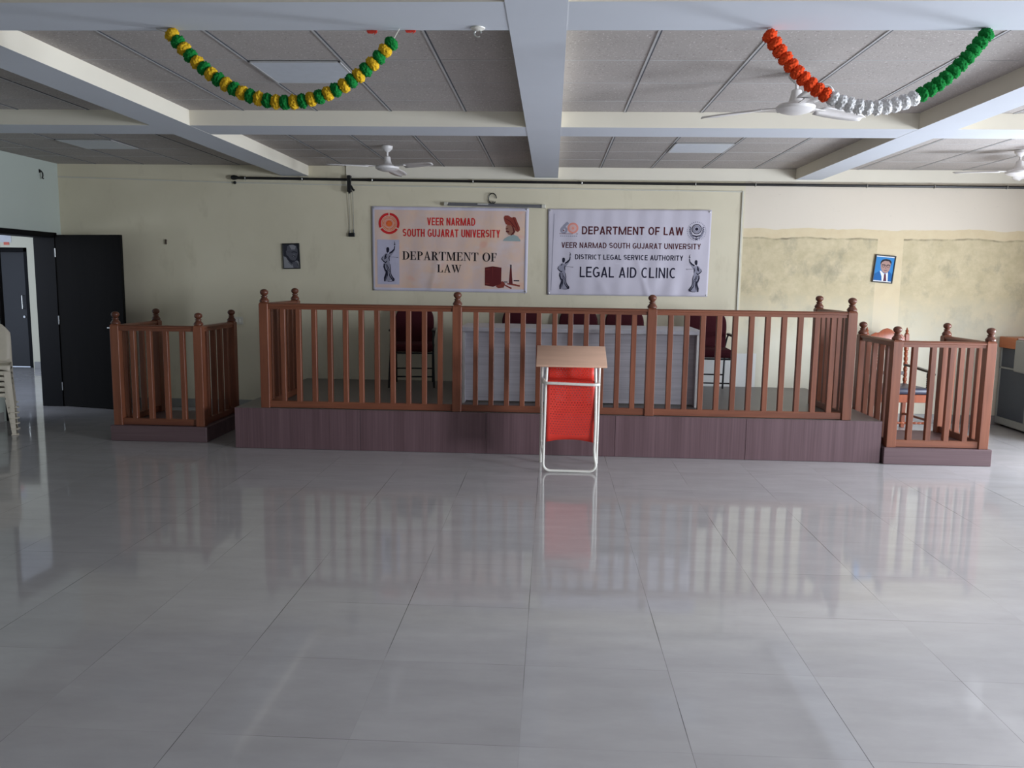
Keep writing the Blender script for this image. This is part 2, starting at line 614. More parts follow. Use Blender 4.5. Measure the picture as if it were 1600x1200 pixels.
# ceiling of mineral tiles, with its bars
struct(MB().box(XL - .25, XR + .25, YF - .2, YB + .2, ZC, ZC + 0.12).build('ceiling', M_ceiling), 'suspended ceiling of speckled mineral tiles', 'ceiling')
g = MB()
BX = [(-5.93, -3.21), (-3.21 + .32, -0.225), (0.045, 2.755), (3.045, 5.95)]
BY = [(-2.8, 0.78), (1.18, 3.63), (4.03, 6.51), (6.91, 9.66)]
bars_x = {0: [-5.45, -4.87, -4.29, -3.71], 1: [-2.46, -1.872, -1.287, -0.702], 2: [0.532, 1.117, 1.70, 2.285], 3: [3.45, 4.035, 4.62, 5.2]}
bars_y = {0: [-2.2, -1.6, -1.0, -0.4, 0.2], 1: [1.65, 2.2, 2.75, 3.3], 2: [4.44, 5.02, 5.58, 6.13], 3: [7.32, 7.90, 8.47, 9.04]}
for i, (x0, x1) in enumerate(BX):
    for j, (y0, y1) in enumerate(BY):
        for x in bars_x[i]:
            g.box(x - .009, x + .004, y0, y1, ZC - .004, ZC, 0)
            g.box(x + .004, x + .013, y0, y1, ZC - .003, ZC, 1)  # dark strip paints the shadow line in the gap beside the bar
        for y in bars_y[j]:
            g.box(x0, x1, y - .004, y + .002, ZC - .002, ZC, 0)
struct(g.build('trim_1', [M_tbar, M_gap_shade], smooth=0), 'pale metal bars between the ceiling tiles', 'ceiling grid')

# beams: cream sides, bluish white undersides
n_t = 2


def beam(x0, x1, y0, y1, z0, label):
    global n_t
    b = MB()
    vs = [(x0, y0, z0), (x1, y0, z0), (x1, y1, z0), (x0, y1, z0), (x0, y0, ZC + .06), (x1, y0, ZC + .06), (x1, y1, ZC + .06), (x0, y1, ZC + .06)]
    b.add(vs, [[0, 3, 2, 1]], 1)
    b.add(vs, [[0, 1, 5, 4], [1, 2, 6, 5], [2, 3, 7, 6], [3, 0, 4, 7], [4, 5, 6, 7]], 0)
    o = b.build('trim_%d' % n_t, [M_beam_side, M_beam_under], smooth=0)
    n_t += 1
    struct(o, label, 'ceiling beam')


beam(-3.21, -2.89, YF, YB, ZB + .001, 'long ceiling beam left of the wide middle beam')
beam(-0.225, 0.045, YF, YB, ZB, 'wide middle ceiling beam running towards the banners')
beam(2.755, 3.045, YF, YB, ZB + .001, 'long ceiling beam right of the wide middle beam')
beam(XL, XR, 3.63, 4.03, ZB + .002, 'cross beam the two garlands hang from')
beam(XL, XR, 6.51, 6.91, ZB + .002, 'cross beam nearest the banner wall')
beam(XL, XR, 0.78, 1.18, ZB + .002, 'cross beam above the camera')
bt = MB().box(-2.44, XR, YB - .018, YB, 2.765, ZC, 0, .002).build('trim_%d' % n_t, M_beam_side)
struct(bt, 'shallow beam edge along the top of the banner wall', 'trim')
n_t += 1

# walls
T = 0.23
struct(MB().box(XL - .02, XR + T, YB, YB + T, 0, 3.0).build('wall_back', M_wall_back), 'cream wall behind the stage with an old tan coat at right', 'wall')


def wall_yz(name, x0, x1, y0, y1, holes, m, label):
    """wall in the y-z plane with rectangular openings (ya, yb, za, zb)"""
    w = MB()
    ys = sorted({y0, y1} | {h[0] for h in holes} | {h[1] for h in holes})
    for a, b in zip(ys[:-1], ys[1:]):
        cut = [h for h in holes if h[0] <= a and h[1] >= b]
        z = 0.0
        for h in cut:
            if h[2] > z:
                w.box(x0, x1, a, b, z, h[2])
            z = h[3]
        w.box(x0, x1, a, b, z, 3.0)
    struct(w.build(name, m, smooth=0), label, 'wall')


DY0, DY1, DZ = 8.50, 9.56, 2.075
wall_yz('wall_left', XL - T, XL, YF - .2, YB + T, [(DY0, DY1, 0, DZ)], M_wall_left, 'left wall with the open doorway')
RH = [(6.05, 7.75, 0, 2.12), (1.5, 3.3, 0.95, 2.2)]
wall_yz('wall_right', XR, XR + T, YF - .2, YB + T, RH, M_wall, 'right wall with a door and windows')
wf = MB()
wf.box(XL, -0.15, YF - .2, YF, 0, 3.0).box(3.35, XR, YF - .2, YF, 0, 3.0).box(-0.15, 3.35, YF - .2, YF, 0, 0.9).box(-0.15, 3.35, YF - .2, YF, 2.25, 3.0)
struct(wf.build('wall_front', plain('low_bounce_tan', srgb(150, 143, 128), 0.75), smooth=0), 'wall behind the camera with a wide window', 'wall')  # unseen wall, toned darker to cut the light it bounces back


def window_yz(name, ya, yb, za, zb, x, label):
    f = MB()
    for a, b, c, d in ((ya, yb, za, za + .05), (ya, yb, zb - .05, zb), (ya, ya + .05, za, zb), (yb - .05, yb, za, zb), ((ya + yb) / 2 - .025, (ya + yb) / 2 + .025, za, zb)):
        f.box(x, x + .05, a, b, c, d)
    struct(f.build(name, M_chrome, smooth=0), label, 'window')


window_yz('window_1', 1.5, 3.3, .95, 2.2, XR + .08, 'aluminium window frame nearer the stage in the right wall')

f = MB()
for a, b, c, e in ((6.05, 6.11, 0, 2.12), (7.69, 7.75, 0, 2.12), (6.05, 7.75, 2.06, 2.12)):
    f.box(XR - .01, XR + .10, a, b, c, e)
struct(f.build('trim_%d' % n_t, M_doorframe, smooth=0), 'dark frame of the open doorway in the right wall', 'door frame')
n_t += 1
f = MB()
for a, b, c, e in ((-.15, 3.35, .9, .95), (-.15, 3.35, 2.2, 2.25), (-.15, -.10, .9, 2.25), (3.30, 3.35, .9, 2.25), (1.57, 1.63, .9, 2.25)):
    f.box(a, b, YF - .12, YF - .07, c, e)
struct(f.build('window_2', M_chrome, smooth=0), 'wide aluminium window frame behind the camera', 'window')

# skirting
sk = MB().box(XL, -2.97, YB - .012, YB, 0, .105, 0, .003).box(3.03, XR, YB - .012, YB, 0, .105, 0, .003)
struct(sk.build('baseboard_back', M_skirt), 'grey tile skirting under the banner wall', 'skirting')
sk = MB().box(XL, XL + .012, YF, DY0 - .06, 0, .105, 0, .003)
struct(sk.build('baseboard_left', M_skirt), 'grey tile skirting under the left wall', 'skirting')

# door frame (lining of the opening) and the open leaf
fr = MB()
fr.box(XL - T - .015, XL + .015, DY1 - .05, DY1 + .012, 0, DZ + .0, 0, .004)
fr.box(XL - T - .015, XL + .015, DY0 - .012, DY0 + .05, 0, DZ + .0, 0, .004)
fr.box(XL - T - .015, XL + .015, DY0 - .012, DY1 + .012, DZ - .05, DZ + .012, 0, .004)
struct(fr.build('trim_%d' % n_t, M_doorframe), 'dark wooden frame of the left doorway', 'door frame')
n_t += 1
d = thing('door_1', 'dark brown door leaf standing open against the banner wall', 'door', (-5.91, 9.54, 0), math.atan2(-0.20, 0.885))
d['kind'] = 'structure'
MB().box(0, .93, -.02, .02, .008, 2.06, 0, .003).build('door_leaf', M_doordark, d)
hd = MB().lathe([(.022, 0), (.022, .008), (.009, .012), (.009, .05)], 14, 0, Matrix.Translation((.845, -.02, .98)) @ Matrix.Rotation(PI / 2, 4, 'X'))
hd.tube([(.845, -.068, .98), (.80, -.07, .98), (.735, -.068, .98)], .008, 8)
tag(hd.build('door_handle', M_chrome, d), 'pale metal handle')
hg = MB()
for z in (.25, 1.05, 1.85):
    hg.tube([(.0, -.026, z - .05), (.0, -.026, z + .05)], .008, 8)
hg.build('hinge', M_chrome, d)

# gallery beyond the doorway
CY = 13.25
cw = MB()
cw.box(-8.72, -6.0, CY, CY + .45, 0, 3.0).box(-10.6, -9.75, CY, CY + .45, 0, 3.0).box(-9.75, -8.72, CY, CY + .45, 2.02, 3.0)
struct(cw.build('wall_gallery', M_wall, smooth=0), 'cream gallery wall seen through the left doorway', 'wall')
struct(MB().box(-10.6, XL - T, 5.5, CY + .45, 3.0, 3.1).build('ceiling_gallery', M_beam_under), 'white soffit over the gallery', 'ceiling')
struct(MB().box(-8.70, -6.2, CY - .012, CY, 0, .12, 0, .003).build('baseboard_gallery', M_skirt), 'grey skirting of the gallery wall', 'skirting')
gd = thing('door_2', 'dark door in its frame across the gallery', 'door', (-9.235, CY + .2, 0))
gd['kind'] = 'structure'
fr = MB().box(-.515, -.44, -.06, .08, 0, 2.02, 0, .004).box(.36, .515, -.06, .08, 0, 2.02, 0, .004).box(-.515, .515, -.06, .08, 1.95, 2.02, 0, .004)
fr.build('door_frame', M_doorframe, gd)
MB().box(-.44, .36, .02, .06, .01, 1.95, 0, .003).build('door_leaf', plain('grey_door_laminate', srgb(40, 39, 40), .5), gd)
hb = MB().tube([(.27, .005, 1.0), (.27, -.03, 1.0), (.27, -.03, 1.22), (.27, .005, 1.22)], .01, 8)
hb.lathe([(.02, 0), (.02, .02)], 10, 0, Matrix.Translation((.27, .02, .86)) @ Matrix.Rotation(PI / 2, 4, 'X'))
hb.build('door_handle', M_chrome, gd)
nt = thing('notice_sheet', 'white notice with a red strip above the gallery door', 'notice', (-9.05, CY - .004, 2.07))
MB().box(-.11, .08, -.003, .004, .03, .19, 0).build('paper', plain('paper_white', srgb(206, 206, 208), .6), nt)
MB().box(-.05, .04, -.005, .004, -.01, .035, 0).build('red_strip', plain('red_paper', srgb(214, 104, 84), .6), nt)

# ------------------------------------------------------------------ stage
SX0, SX1, SY, SZ = -2.955, 3.01, 7.40, 0.385
st = thing('stage_platform', 'long low stage with purple brown laminate front below the banners', 'stage', (0, SY, 0))
MB().box(SX0, SX1, .012, YB - SY - .004, SZ - .03, SZ, 0, .003).build('deck', M_deck, st)
MB().box(SX0 + .02, SX1 - .02, .03, YB - SY - .004, 0, SZ - .03).build('riser_core', M_plinth, st)
seams = [SX0, -1.765, -.585, .605, 1.795, SX1]
for a, b in zip(seams[:-1], seams[1:]):
    MB().box(a + .0015, b - .0015, 0, .02, .002, SZ - .001, 0, .0015).build('front_panel', M_stage_front, st)
for xx in (SX0, SX1 - .018):
    MB().box(xx, xx + .018, .022, YB - SY - .02, .002, SZ - .03, 0, .0015).build('side_panel', M_stage_front, st)

# ------------------------------------------------------------------ railings
BALL = [(.036, 0), (.044, .006), (.044, .016), (.036, .028), (.027, .040), (.024, .047), (.031, .050), (.031, .056), (.022, .060), (.020, .063),
        (.028, .070), (.036, .081), (.0385, .092), (.036, .103), (.028, .113), (.015, .120), (.002, .122)]


def post(x, y, z0, ztop, parent, w=.083):
    """square post to ztop - .122 and a turned finial on it"""
    zs = ztop - .122
    p = MB().box(x - w / 2, x + w / 2, y - w / 2, y + w / 2, z0, zs - .012, 0, .003)
    a, b = w / 2 - .002, w / 2 - .012
    vs = [(x + sx * q, y + sy * q, z) for q, z in ((a, zs - .013), (b, zs + .002)) for sx, sy in ((-1, -1), (1, -1), (1, 1), (-1, 1))]
    p.add(vs, [[0, 1, 5, 4], [1, 2, 6, 5], [2, 3, 7, 6], [3, 0, 4, 7], [4, 5, 6, 7]])
    o = p.build('post', M_wood_v, parent)
    MB().lathe(BALL, 20, 0, Matrix.Translation((x, y, zs))).build('finial', M_wood_ball, o)


def rails(p0, p1, z0, zr, parent, along):
    """handrail with a moulded underside and a bottom rail between two posts"""
    (xa, ya), (xb, yb) = p0, p1
    hs = .0415
    top = [(-.036, 0), (-.036, .012), (-.028, .021), (-.014, .025), (.014, .025), (.028, .021), (.036, .012), (.036, 0), (.027, -.004), (.027, -.030), (-.027, -.030), (-.027, -.004)]
    if along == 'x':
        r = MB()
        vs = [(px, ya + s, zr - .025 + q) for px in (xa + hs - .002, xb - hs + .002) for s, q in top]
        k = len(top)
        r.add(vs, [[i, (i + 1) % k, k + (i + 1) % k, k + i] for i in range(k)] + [list(range(k)), [k + i for i in range(k)][::-1]])
        r.build('handrail', M_wood_x, parent)
        MB().box(xa + hs - .002, xb - hs + .002, ya - .024, ya + .024, z0 + .004, z0 + .066, 0, .003).build('bottom_rail', M_wood_x, parent)
    else:
        r = MB()
        vs = [(xa + s, py, zr - .025 + q) for py in (ya + hs - .002, yb - hs + .002) for s, q in top]
        k = len(top)
        r.add(vs, [[i, (i + 1) % k, k + (i + 1) % k, k + i] for i in range(k)] + [list(range(k)), [k + i for i in range(k)][::-1]])
        r.build('handrail', M_wood_y, parent)
        MB().box(xa - .024, xa + .024, ya + hs - .002, yb - hs + .002, z0 + .004, z0 + .066, 0, .003).build('bottom_rail', M_wood_y, parent)


BAL_CACHE = {}


def baluster(x, y, z0, z1, parent, w=.046):
    key = round(z1 - z0, 3)
    if key not in BAL_CACHE:
        o = MB().box(-w / 2, w / 2, -w / 2, w / 2, 0, z1 - z0, 0, .003).build('baluster', M_wood_v, parent)
        BAL_CACHE[key] = o
    else:
        o = BAL_CACHE[key].copy()
        COL.objects.link(o)
        o.parent = parent
    o.location = (x, y, z0)


# the long rail on the stage, with a return at either end
RY, RYB = 7.46, 8.37
rl = thing('stage_railing', 'long brown wooden railing with ball topped posts on the stage front', 'railing', (0, RY, SZ))
PX = [-2.665, -0.863, 0.912, 2.693]
ZT, ZR = 1.493 - SZ, 1.365 - SZ
for x in PX:
    post(x, 0, .001, ZT, rl)
for x in (PX[0], PX[3]):
    post(x, RYB - RY, .001, ZT, rl)
for a, b in zip(PX[:-1], PX[1:]):
    rails((a, 0), (b, 0), 0, ZR, rl, 'x')
    n = 11
    m0, m1 = a + .172, b - .158
    for k in range(n):
        baluster(m0 + (m1 - m0) * k / (n - 1), 0, .062, ZR - .05, rl)
for x in (PX[0], PX[3]):
    rails((x, 0), (x, RYB - RY), 0, ZR, rl, 'y')
    for k in range(5):
        baluster(x, (RYB - RY) * (k + 1) / 6, .062, ZR - .05, rl)


def witness_box(cx, y0, label, ztop):
    """three sided stand on a plinth, open to the rear"""
    t = thing('witness_stand', label, 'witness stand', (cx, y0, 0), 0)
    p = .152
    MB().box(-.475, .475, 0, .94, 0.001, p, 0, .004).build('plinth', M_plinth, t)
    xs, ya, yb = .4075, .065, .875
    for sx in (-1, 1):
        post(sx * xs, ya, p, ztop, t)
        post(sx * xs, yb, p, ztop, t)
    zr = ztop - .128
    rails((-xs, ya), (xs, ya), p, zr, t, 'x')
    for k in range(4):
        baluster(-xs + 2 * xs * (k + 1) / 5, ya, p + .062, zr - .05, t)
    for sx in (-1, 1):
        rails((sx * xs, ya), (sx * xs, yb), p, zr, t, 'y')
        for k in range(4):
            baluster(sx * xs, ya + (yb - ya) * (k + 1) / 5, p + .062, zr - .05, t)
    return t


wb = witness_box(-3.79, 7.59, 'square wooden witness stand with ball topped posts beside the dark open door', 1.255)
wb = witness_box(3.50, 7.36, 'square wooden witness stand at right stage end before the carved armchair', 1.246)

# ------------------------------------------------------------------ table on the stage
tb = thing('stage_table', 'long grey laminate table behind the railing', 'table', (.285, 7.95, SZ))
MB().box(-1.19, 1.19, 0, .80, .715, .755, 0, .004).build('tabletop', M_table_top, tb)
MB().box(-1.135, 1.135, .13, .148, .012, .713, 0, .002).build('modesty_panel', M_table, tb)
for sx in (-1, 1):
    x = sx * 1.145
    o = MB().box(x - .011, x + .011, .025, .77, .001, .713, 0, .002).build('side_panel', M_table, tb)
    MB().box(x - .0115, x + .0115, .021, .0255, .001, .713).build('edge_band', M_edge, o)


# ------------------------------------------------------------------ maroon chairs
def make_chair(label):
    t = thing('padded_chair', label, 'chair', (0, 0, SZ), 0, 'maroon chairs on the stage')
    # faces -y; front feet at y = -.27, rear feet at y = .25
    MB().box(-.235, .235, -.245, .235, .405, .495, 0, .035, 3).build('seat', M_maroon, t)
    out = []
    for i in range(25):
        a = PI * i / 24
        out.append((.225 * math.copysign(abs(math.cos(a)) ** .55, math.cos(a)), .70 + .20 * abs(math.sin(a)) ** .7))
    poly = [(.215, .46)] + [(x, z) for x, z in out] + [(-.215, .46)]
    Mr = Matrix.Translation((0, .235, .46)) @ Matrix.Rotation(-.12, 4, 'X') @ Matrix.Translation((0, 0, -.46))
    MB().prism(poly, -.03, .03, 0, .018, 3, Mr).build('backrest', M_maroon, t)
    for sx in (-1, 1):
        x = sx * .225
        MB().tube([(x * 1.12, -.27, .006), (x * 1.06, -.20, .40), (x * 1.05, -.15, .63)], .011, 8).build('leg', M_blackmetal, t)
        MB().tube([(x * .95, .27, .006), (x * .95, .22, .40), (x * .95, .25, .52)], .011, 8).build('leg', M_blackmetal, t)
        MB().box(x * 1.06 - .022, x * 1.06 + .022, -.20, .20, .630, .655, 0, .010, 2).build('armrest', M_black, t)
        MB().tube([(x * .97, .25, .50), (x * 1.04, .235, .60), (x * 1.06, .18, .635)], .010, 8).build('arm_support', M_blackmetal, t)
    f = MB()
    f.tube([(-.235, -.215, .393), (.235, -.215, .393)], .010, 8).tube([(-.21, .21, .393), (.21, .21, .393)], .010, 8)
    for sx in (-1, 1):
        f.tube([(sx * .235, -.215, .393), (sx * .21, .21, .393)], .010, 8)
    f.build('seat_frame', M_blackmetal, t)
    MB().tube([(-.245, -.245, .13), (.245, -.245, .13)], .008, 8).build('stretcher', M_blackmetal, t)
    MB().tube([(-.214, .25, .17), (.214, .25, .17)], .008, 8).build('stretcher', M_blackmetal, t)
    return t


ch = make_chair('maroon padded chair at the left, clear of the table and below the peach banner')
ch.location = (-1.575, 9.22, SZ)
ch.rotation_euler = (0, 0, .10)
for x, y, rz, lab in ((-.350, 9.26, 0, 'maroon padded chair behind the grey table, left of the lectern top'),
                      (.315, 9.26, 0, 'maroon padded chair behind the grey table, directly above the lectern top'),
                      (.850, 9.26, 0, 'maroon padded chair behind the grey table, beside the rail post right of the lectern'),
                      (1.765, 9.17, -.05, 'maroon padded chair at the right end of the grey table, legs showing')):
    dup(ch, (x, y, SZ), rz, lab)

# ------------------------------------------------------------------ lectern in front of the stage
def arc(c, r, a0, a1, n, plane='xz'):
    out = []
    for i in range(n + 1):
        a = a0 + (a1 - a0) * i / n
        out.append((c[0] + r * math.cos(a), c[1], c[2] + r * math.sin(a)) if plane == 'xz' else (c[0] + r * math.cos(a), c[1] + r * math.sin(a), c[2]))
    return out


le = thing('lectern', 'small lectern with beech top, white tube frame and red perforated panel', 'lectern', (.176, 6.74, 0))
SL = math.atan2(.135, .345)
Mt = Matrix.Translation((0, -.02, .895)) @ Matrix.Rotation(SL, 4, 'X')
MB().box(-.294, .294, 0, .372, 0, .020, 0, .003, 2, Mt).build('desktop', M_desktop, le)
# front frame: one bent tube standing on the floor
w, r = .222, .06
pts = [(-w + .018, .05, .885), (-w + .010, .02, .70), (-w + .004, .002, .35), (-w, 0, .012 + r)]
pts += [(-w + r - r * math.cos(a), 0, .012 + r - r * math.sin(a)) for a in [PI / 2 * i / 6 for i in range(1, 7)]]
pts += [(w - r + r * math.sin(a), 0, .012 + r - r * math.cos(a)) for a in [PI / 2 * i / 6 for i in range(0, 7)]]
pts += [(w - .012, .0, .13), (w - .016, .002, .20), (w - .012, .004, .40), (w - .014, .02, .70), (w - .020, .05, .885)]
MB().tube(pts, .0115, 10).build('front_frame', M_white, le)
for sx in (-1, 1):
    MB().tube([(sx * .248, .37, .001), (sx * .247, .30, .45), (sx * .246, .235, .965)], .0125, 10).build('rear_leg', M_white, le)
    MB().tube([(sx * .247, .352, .20), (sx * .236, .18, .16), (sx * .222, .0, .12)], .007, 8).build('side_stay', M_white, le)
# the bowed bar in front of the panel
w2 = .224
bp = [(-w2 - .008, .12, .772), (-w2 - .008, .05, .768)] + [(-w2 + .05 - .058 * math.cos(a), .0 - .05 * math.sin(a), .765) for a in [PI / 2 * i / 5 for i in range(6)]]
bp += [(w2 - .05 + .058 * math.sin(a), -.05 * math.cos(a), .757) for a in [PI / 2 * i / 5 for i in range(6)]] + [(w2 + .008, .05, .760), (w2 + .008, .12, .764)]
MB().tube(bp, .012, 10).build('front_bar', M_white, le)
# red panel: a lower sheet with an arched foot, folding back into a shelf, then an upper sheet
pn = MB()
N = 16
prof = [(.030, .255), (.026, .32), (.022, .45), (.020, .60), (.018, .72), (.022, .755), (.04, .772), (.08, .775), (.15, .772), (.20, .775), (.222, .79), (.232, .82), (.250, .95)]
vs = []
for j in range(N + 1):
    u = -1 + 2 * j / N
    x = u * .200
    for i, (y, z) in enumerate(prof):
        zz = z + (.022 * (1 - u * u) if i == 0 else 0)
        vs.append((x, y + .012 * (1 - u * u) * (1 if i < 5 else 0), zz))
K = len(prof)
pn.add(vs, [[j * K + i, j * K + i + 1, (j + 1) * K + i + 1, (j + 1) * K + i] for j in range(N) for i in range(K - 1)])
o = pn.build('perforated_panel', M_red, le, smooth=60)
sm = o.modifiers.new('thickness', 'SOLIDIFY')
sm.thickness = .004
MB().box(-.20, .20, .235, .262, .930, .950, 0, .005).build('panel_bracket', M_white, le)

# ------------------------------------------------------------------ carved armchair behind the right stand
ac = thing('carved_armchair', 'carved wooden armchair with crested back and dark seat behind the right witness stand', 'armchair', (3.80, 9.10, 0), 0.04)


def turned(z0, z1, r, beads):
    """profile of a turned post with a run of beads"""
    p = [(r * 1.15, z0), (r * 1.15, z0 + .05), (r * .8, z0 + .06)]
    for i in range(beads):
        a = z0 + .06 + (z1 - z0 - .12) * i / beads
        b = z0 + .06 + (z1 - z0 - .12) * (i + 1) / beads
        p += [(r * .68, a), (r * 1.05, a + (b - a) * .3), (r * 1.05, a + (b - a) * .7), (r * .68, b)]
    return p + [(r * .8, z1 - .06), (r * 1.15, z1 - .05), (r * 1.15, z1)]


Bm = Matrix.Rotation(-.06, 4, 'X')
for sx in (-1, 1):
    x = sx * .225
    MB().box(x - .022, x + .022, .215, .259, .001, .40, 0, .003).build('rear_leg', M_armwood, ac)
    Mx = Matrix.Translation((x, .237, 0)) @ Matrix.Translation((0, 0, .40)) @ Bm @ Matrix.Translation((0, 0, -.40))
    p = MB().lathe(turned(.40, .93, .021, 7), 14, 0, Mx)
    p.box(-.021, .021, -.021, .021, .92, 1.06, 0, .003, 1, Mx)
    p.lathe([(.018, 1.06), (.021, 1.07), (.010, 1.078), (.016, 1.088), (.018, 1.098), (.012, 1.110), (.007, 1.118), (.008, 1.126), (.002, 1.136)], 14, 0, Mx)
    p.build('back_post', M_armwood, ac)
    xf = sx * .285
    MB().lathe(turned(.001, .36, .024, 6), 14, 0, Matrix.Translation((xf, -.235, 0))).build('front_leg', M_armwood, ac)
    MB().lathe(turned(.44, .665, .017, 5), 14, 0, Matrix.Translation((xf, -.16, 0))).build('arm_post', M_dark_arm, ac)
    MB().sweep([(x * 1.0, .235, .715), (x * 1.1, .12, .708), (xf, -.02, .690), (xf * 1.03, -.15, .682), (xf * 1.05, -.21, .672), (xf * 1.05, -.235, .655)],
               [(-.022, -.010), (.022, -.010), (.024, 0), (.022, .012), (-.022, .012), (-.024, 0)], side=(1, 0, 0)).build('armrest', M_dark_arm, ac)
cr = [(-.21, .92), (-.21, 1.02), (-.175, 1.05), (-.13, 1.075), (-.10, 1.072), (-.085, 1.078), (-.05, 1.108), (0, 1.125), (.05, 1.108), (.085, 1.078), (.10, 1.072), (.13, 1.075), (.175, 1.05), (.21, 1.02), (.21, .92), (.15, .935), (.08, .915), (0, .905), (-.08, .915), (-.15, .935)]
Mc = Matrix.Translation((0, .237, .40)) @ Bm @ Matrix.Translation((0, 0, -.40))
MB().prism(cr[::-1], -.012, .012, 0, .004, 2, Mc).build('crest_rail', M_armwood, ac)
MB().box(-.21, .21, -.010, .010, .60, .64, 0, .003, 1, Mc).build('back_rail', M_dark_arm, ac)
for k in (-1, 0, 1):
    MB().lathe(turned(.64, .93, .011, 5), 10, 0, Mc @ Matrix.Translation((k * .105, 0, 0))).build('back_spindle', M_armwood, ac)
ap = MB().box(-.285, .285, -.262, -.238, .355, .44, 0, .003).box(-.225, .225, .215, .237, .355, .44, 0, .003)
for sx in (-1, 1):
    a, b = Vector((sx * .292, -.25, .355)), Vector((sx * .232, .24, .355))
    n = Vector((sx * .011, 0, 0))
    vs = [a - n, a + n, b + n, b - n] + [q + Vector((0, 0, .085)) for q in (a - n, a + n, b + n, b - n)]
    ap.add(vs, [[0, 1, 2, 3], [4, 7, 6, 5], [0, 4, 5, 1], [1, 5, 6, 2], [2, 6, 7, 3], [3, 7, 4, 0]])
ap.build('apron', M_armwood, ac)
bm = bmesh.new()
q = [bm.verts.new(p) for p in ((-.285, -.265, .44), (.285, -.265, .44), (.23, .215, .44), (-.23, .215, .44), (-.285, -.265, .51), (.285, -.265, .51), (.23, .215, .51), (-.23, .215, .51))]
for f in ((0, 3, 2, 1), (4, 5, 6, 7), (0, 1, 5, 4), (1, 2, 6, 5), (2, 3, 7, 6), (3, 0, 4, 7)):
    bm.faces.new([q[i] for i in f])
bmesh.ops.bevel(bm, geom=list(bm.edges), offset=.028, segments=3, profile=.5, affect='EDGES')
MB().bm(bm).build('seat_cushion', M_seatblack, ac)
for z in (.13,):
    MB().lathe(turned(-.27, .27, .013, 9), 10, 0, Matrix.Translation((0, -.235, z)) @ Matrix.Rotation(PI / 2, 4, 'Y')).build('stretcher', M_armwood, ac)
    for sx in (-1, 1):
        MB().tube([(sx * .275, -.225, z + .03), (sx * .228, .22, z + .03)], .014, 8).build('stretcher', M_armwood, ac)

# ------------------------------------------------------------------ cabinet against the right wall
CX, CY0, CY1 = 5.203, 8.35, 9.655
cb = thing('side_cabinet', 'charcoal cabinet with pale frame and orange wood top at the right wall', 'cabinet', (CX, CY1, 0))
L = CY1 - CY0
fr = MB()
fr.box(0, .70, -L, 0, .03, .11, 0, .004)                       # bottom rail
fr.box(.0, .03, -.035, 0, .11, .91, 0, .003).box(.0, .03, -.62, -.57, .11, .91, 0, .003).box(.0, .03, -L, -L + .035, .11, .91, 0, .003)
fr.box(.0, .03, -L, 0, .672, .692, 0, .003)
fr.build('frame', M_cab_frame, cb)
MB().box(.02, .70, -L + .01, -.006, .11, .91, 0).build('carcass', M_cab_dark, cb)
MB().box(.06, .68, -L + .02, -.02, .001, .03, 0).build('base', M_blackmetal, cb)
for a, b in ((-.568, -.037), (-L + .037, -.622)):
    MB().box(.006, .022, a, b, .694, .908, 0, .003).build('drawer_front', M_cab_dark, cb)
    MB().box(.006, .022, a, b, .112, .670, 0, .003).build('door', M_cab_dark, cb)
MB().box(-.02, .70, -.345, .0, .912, 1.037, 0, .005).build('wooden_top', M_orangewood, cb)
MB().box(-.035, .70, -L, -.347, .66, 1.022, 0, .02, 3).build('grey_top_unit', M_cab_frame, cb)
bk = MB().box(-.03, .20, -.13, .13, 0, .014, 0, .002).build('card_folder', M_pink)
bk.location = (CX + .02, 9.17, 1.024)
tag(bk, 'pale pink folder lying on the grey end of the right cabinet', 'folder')

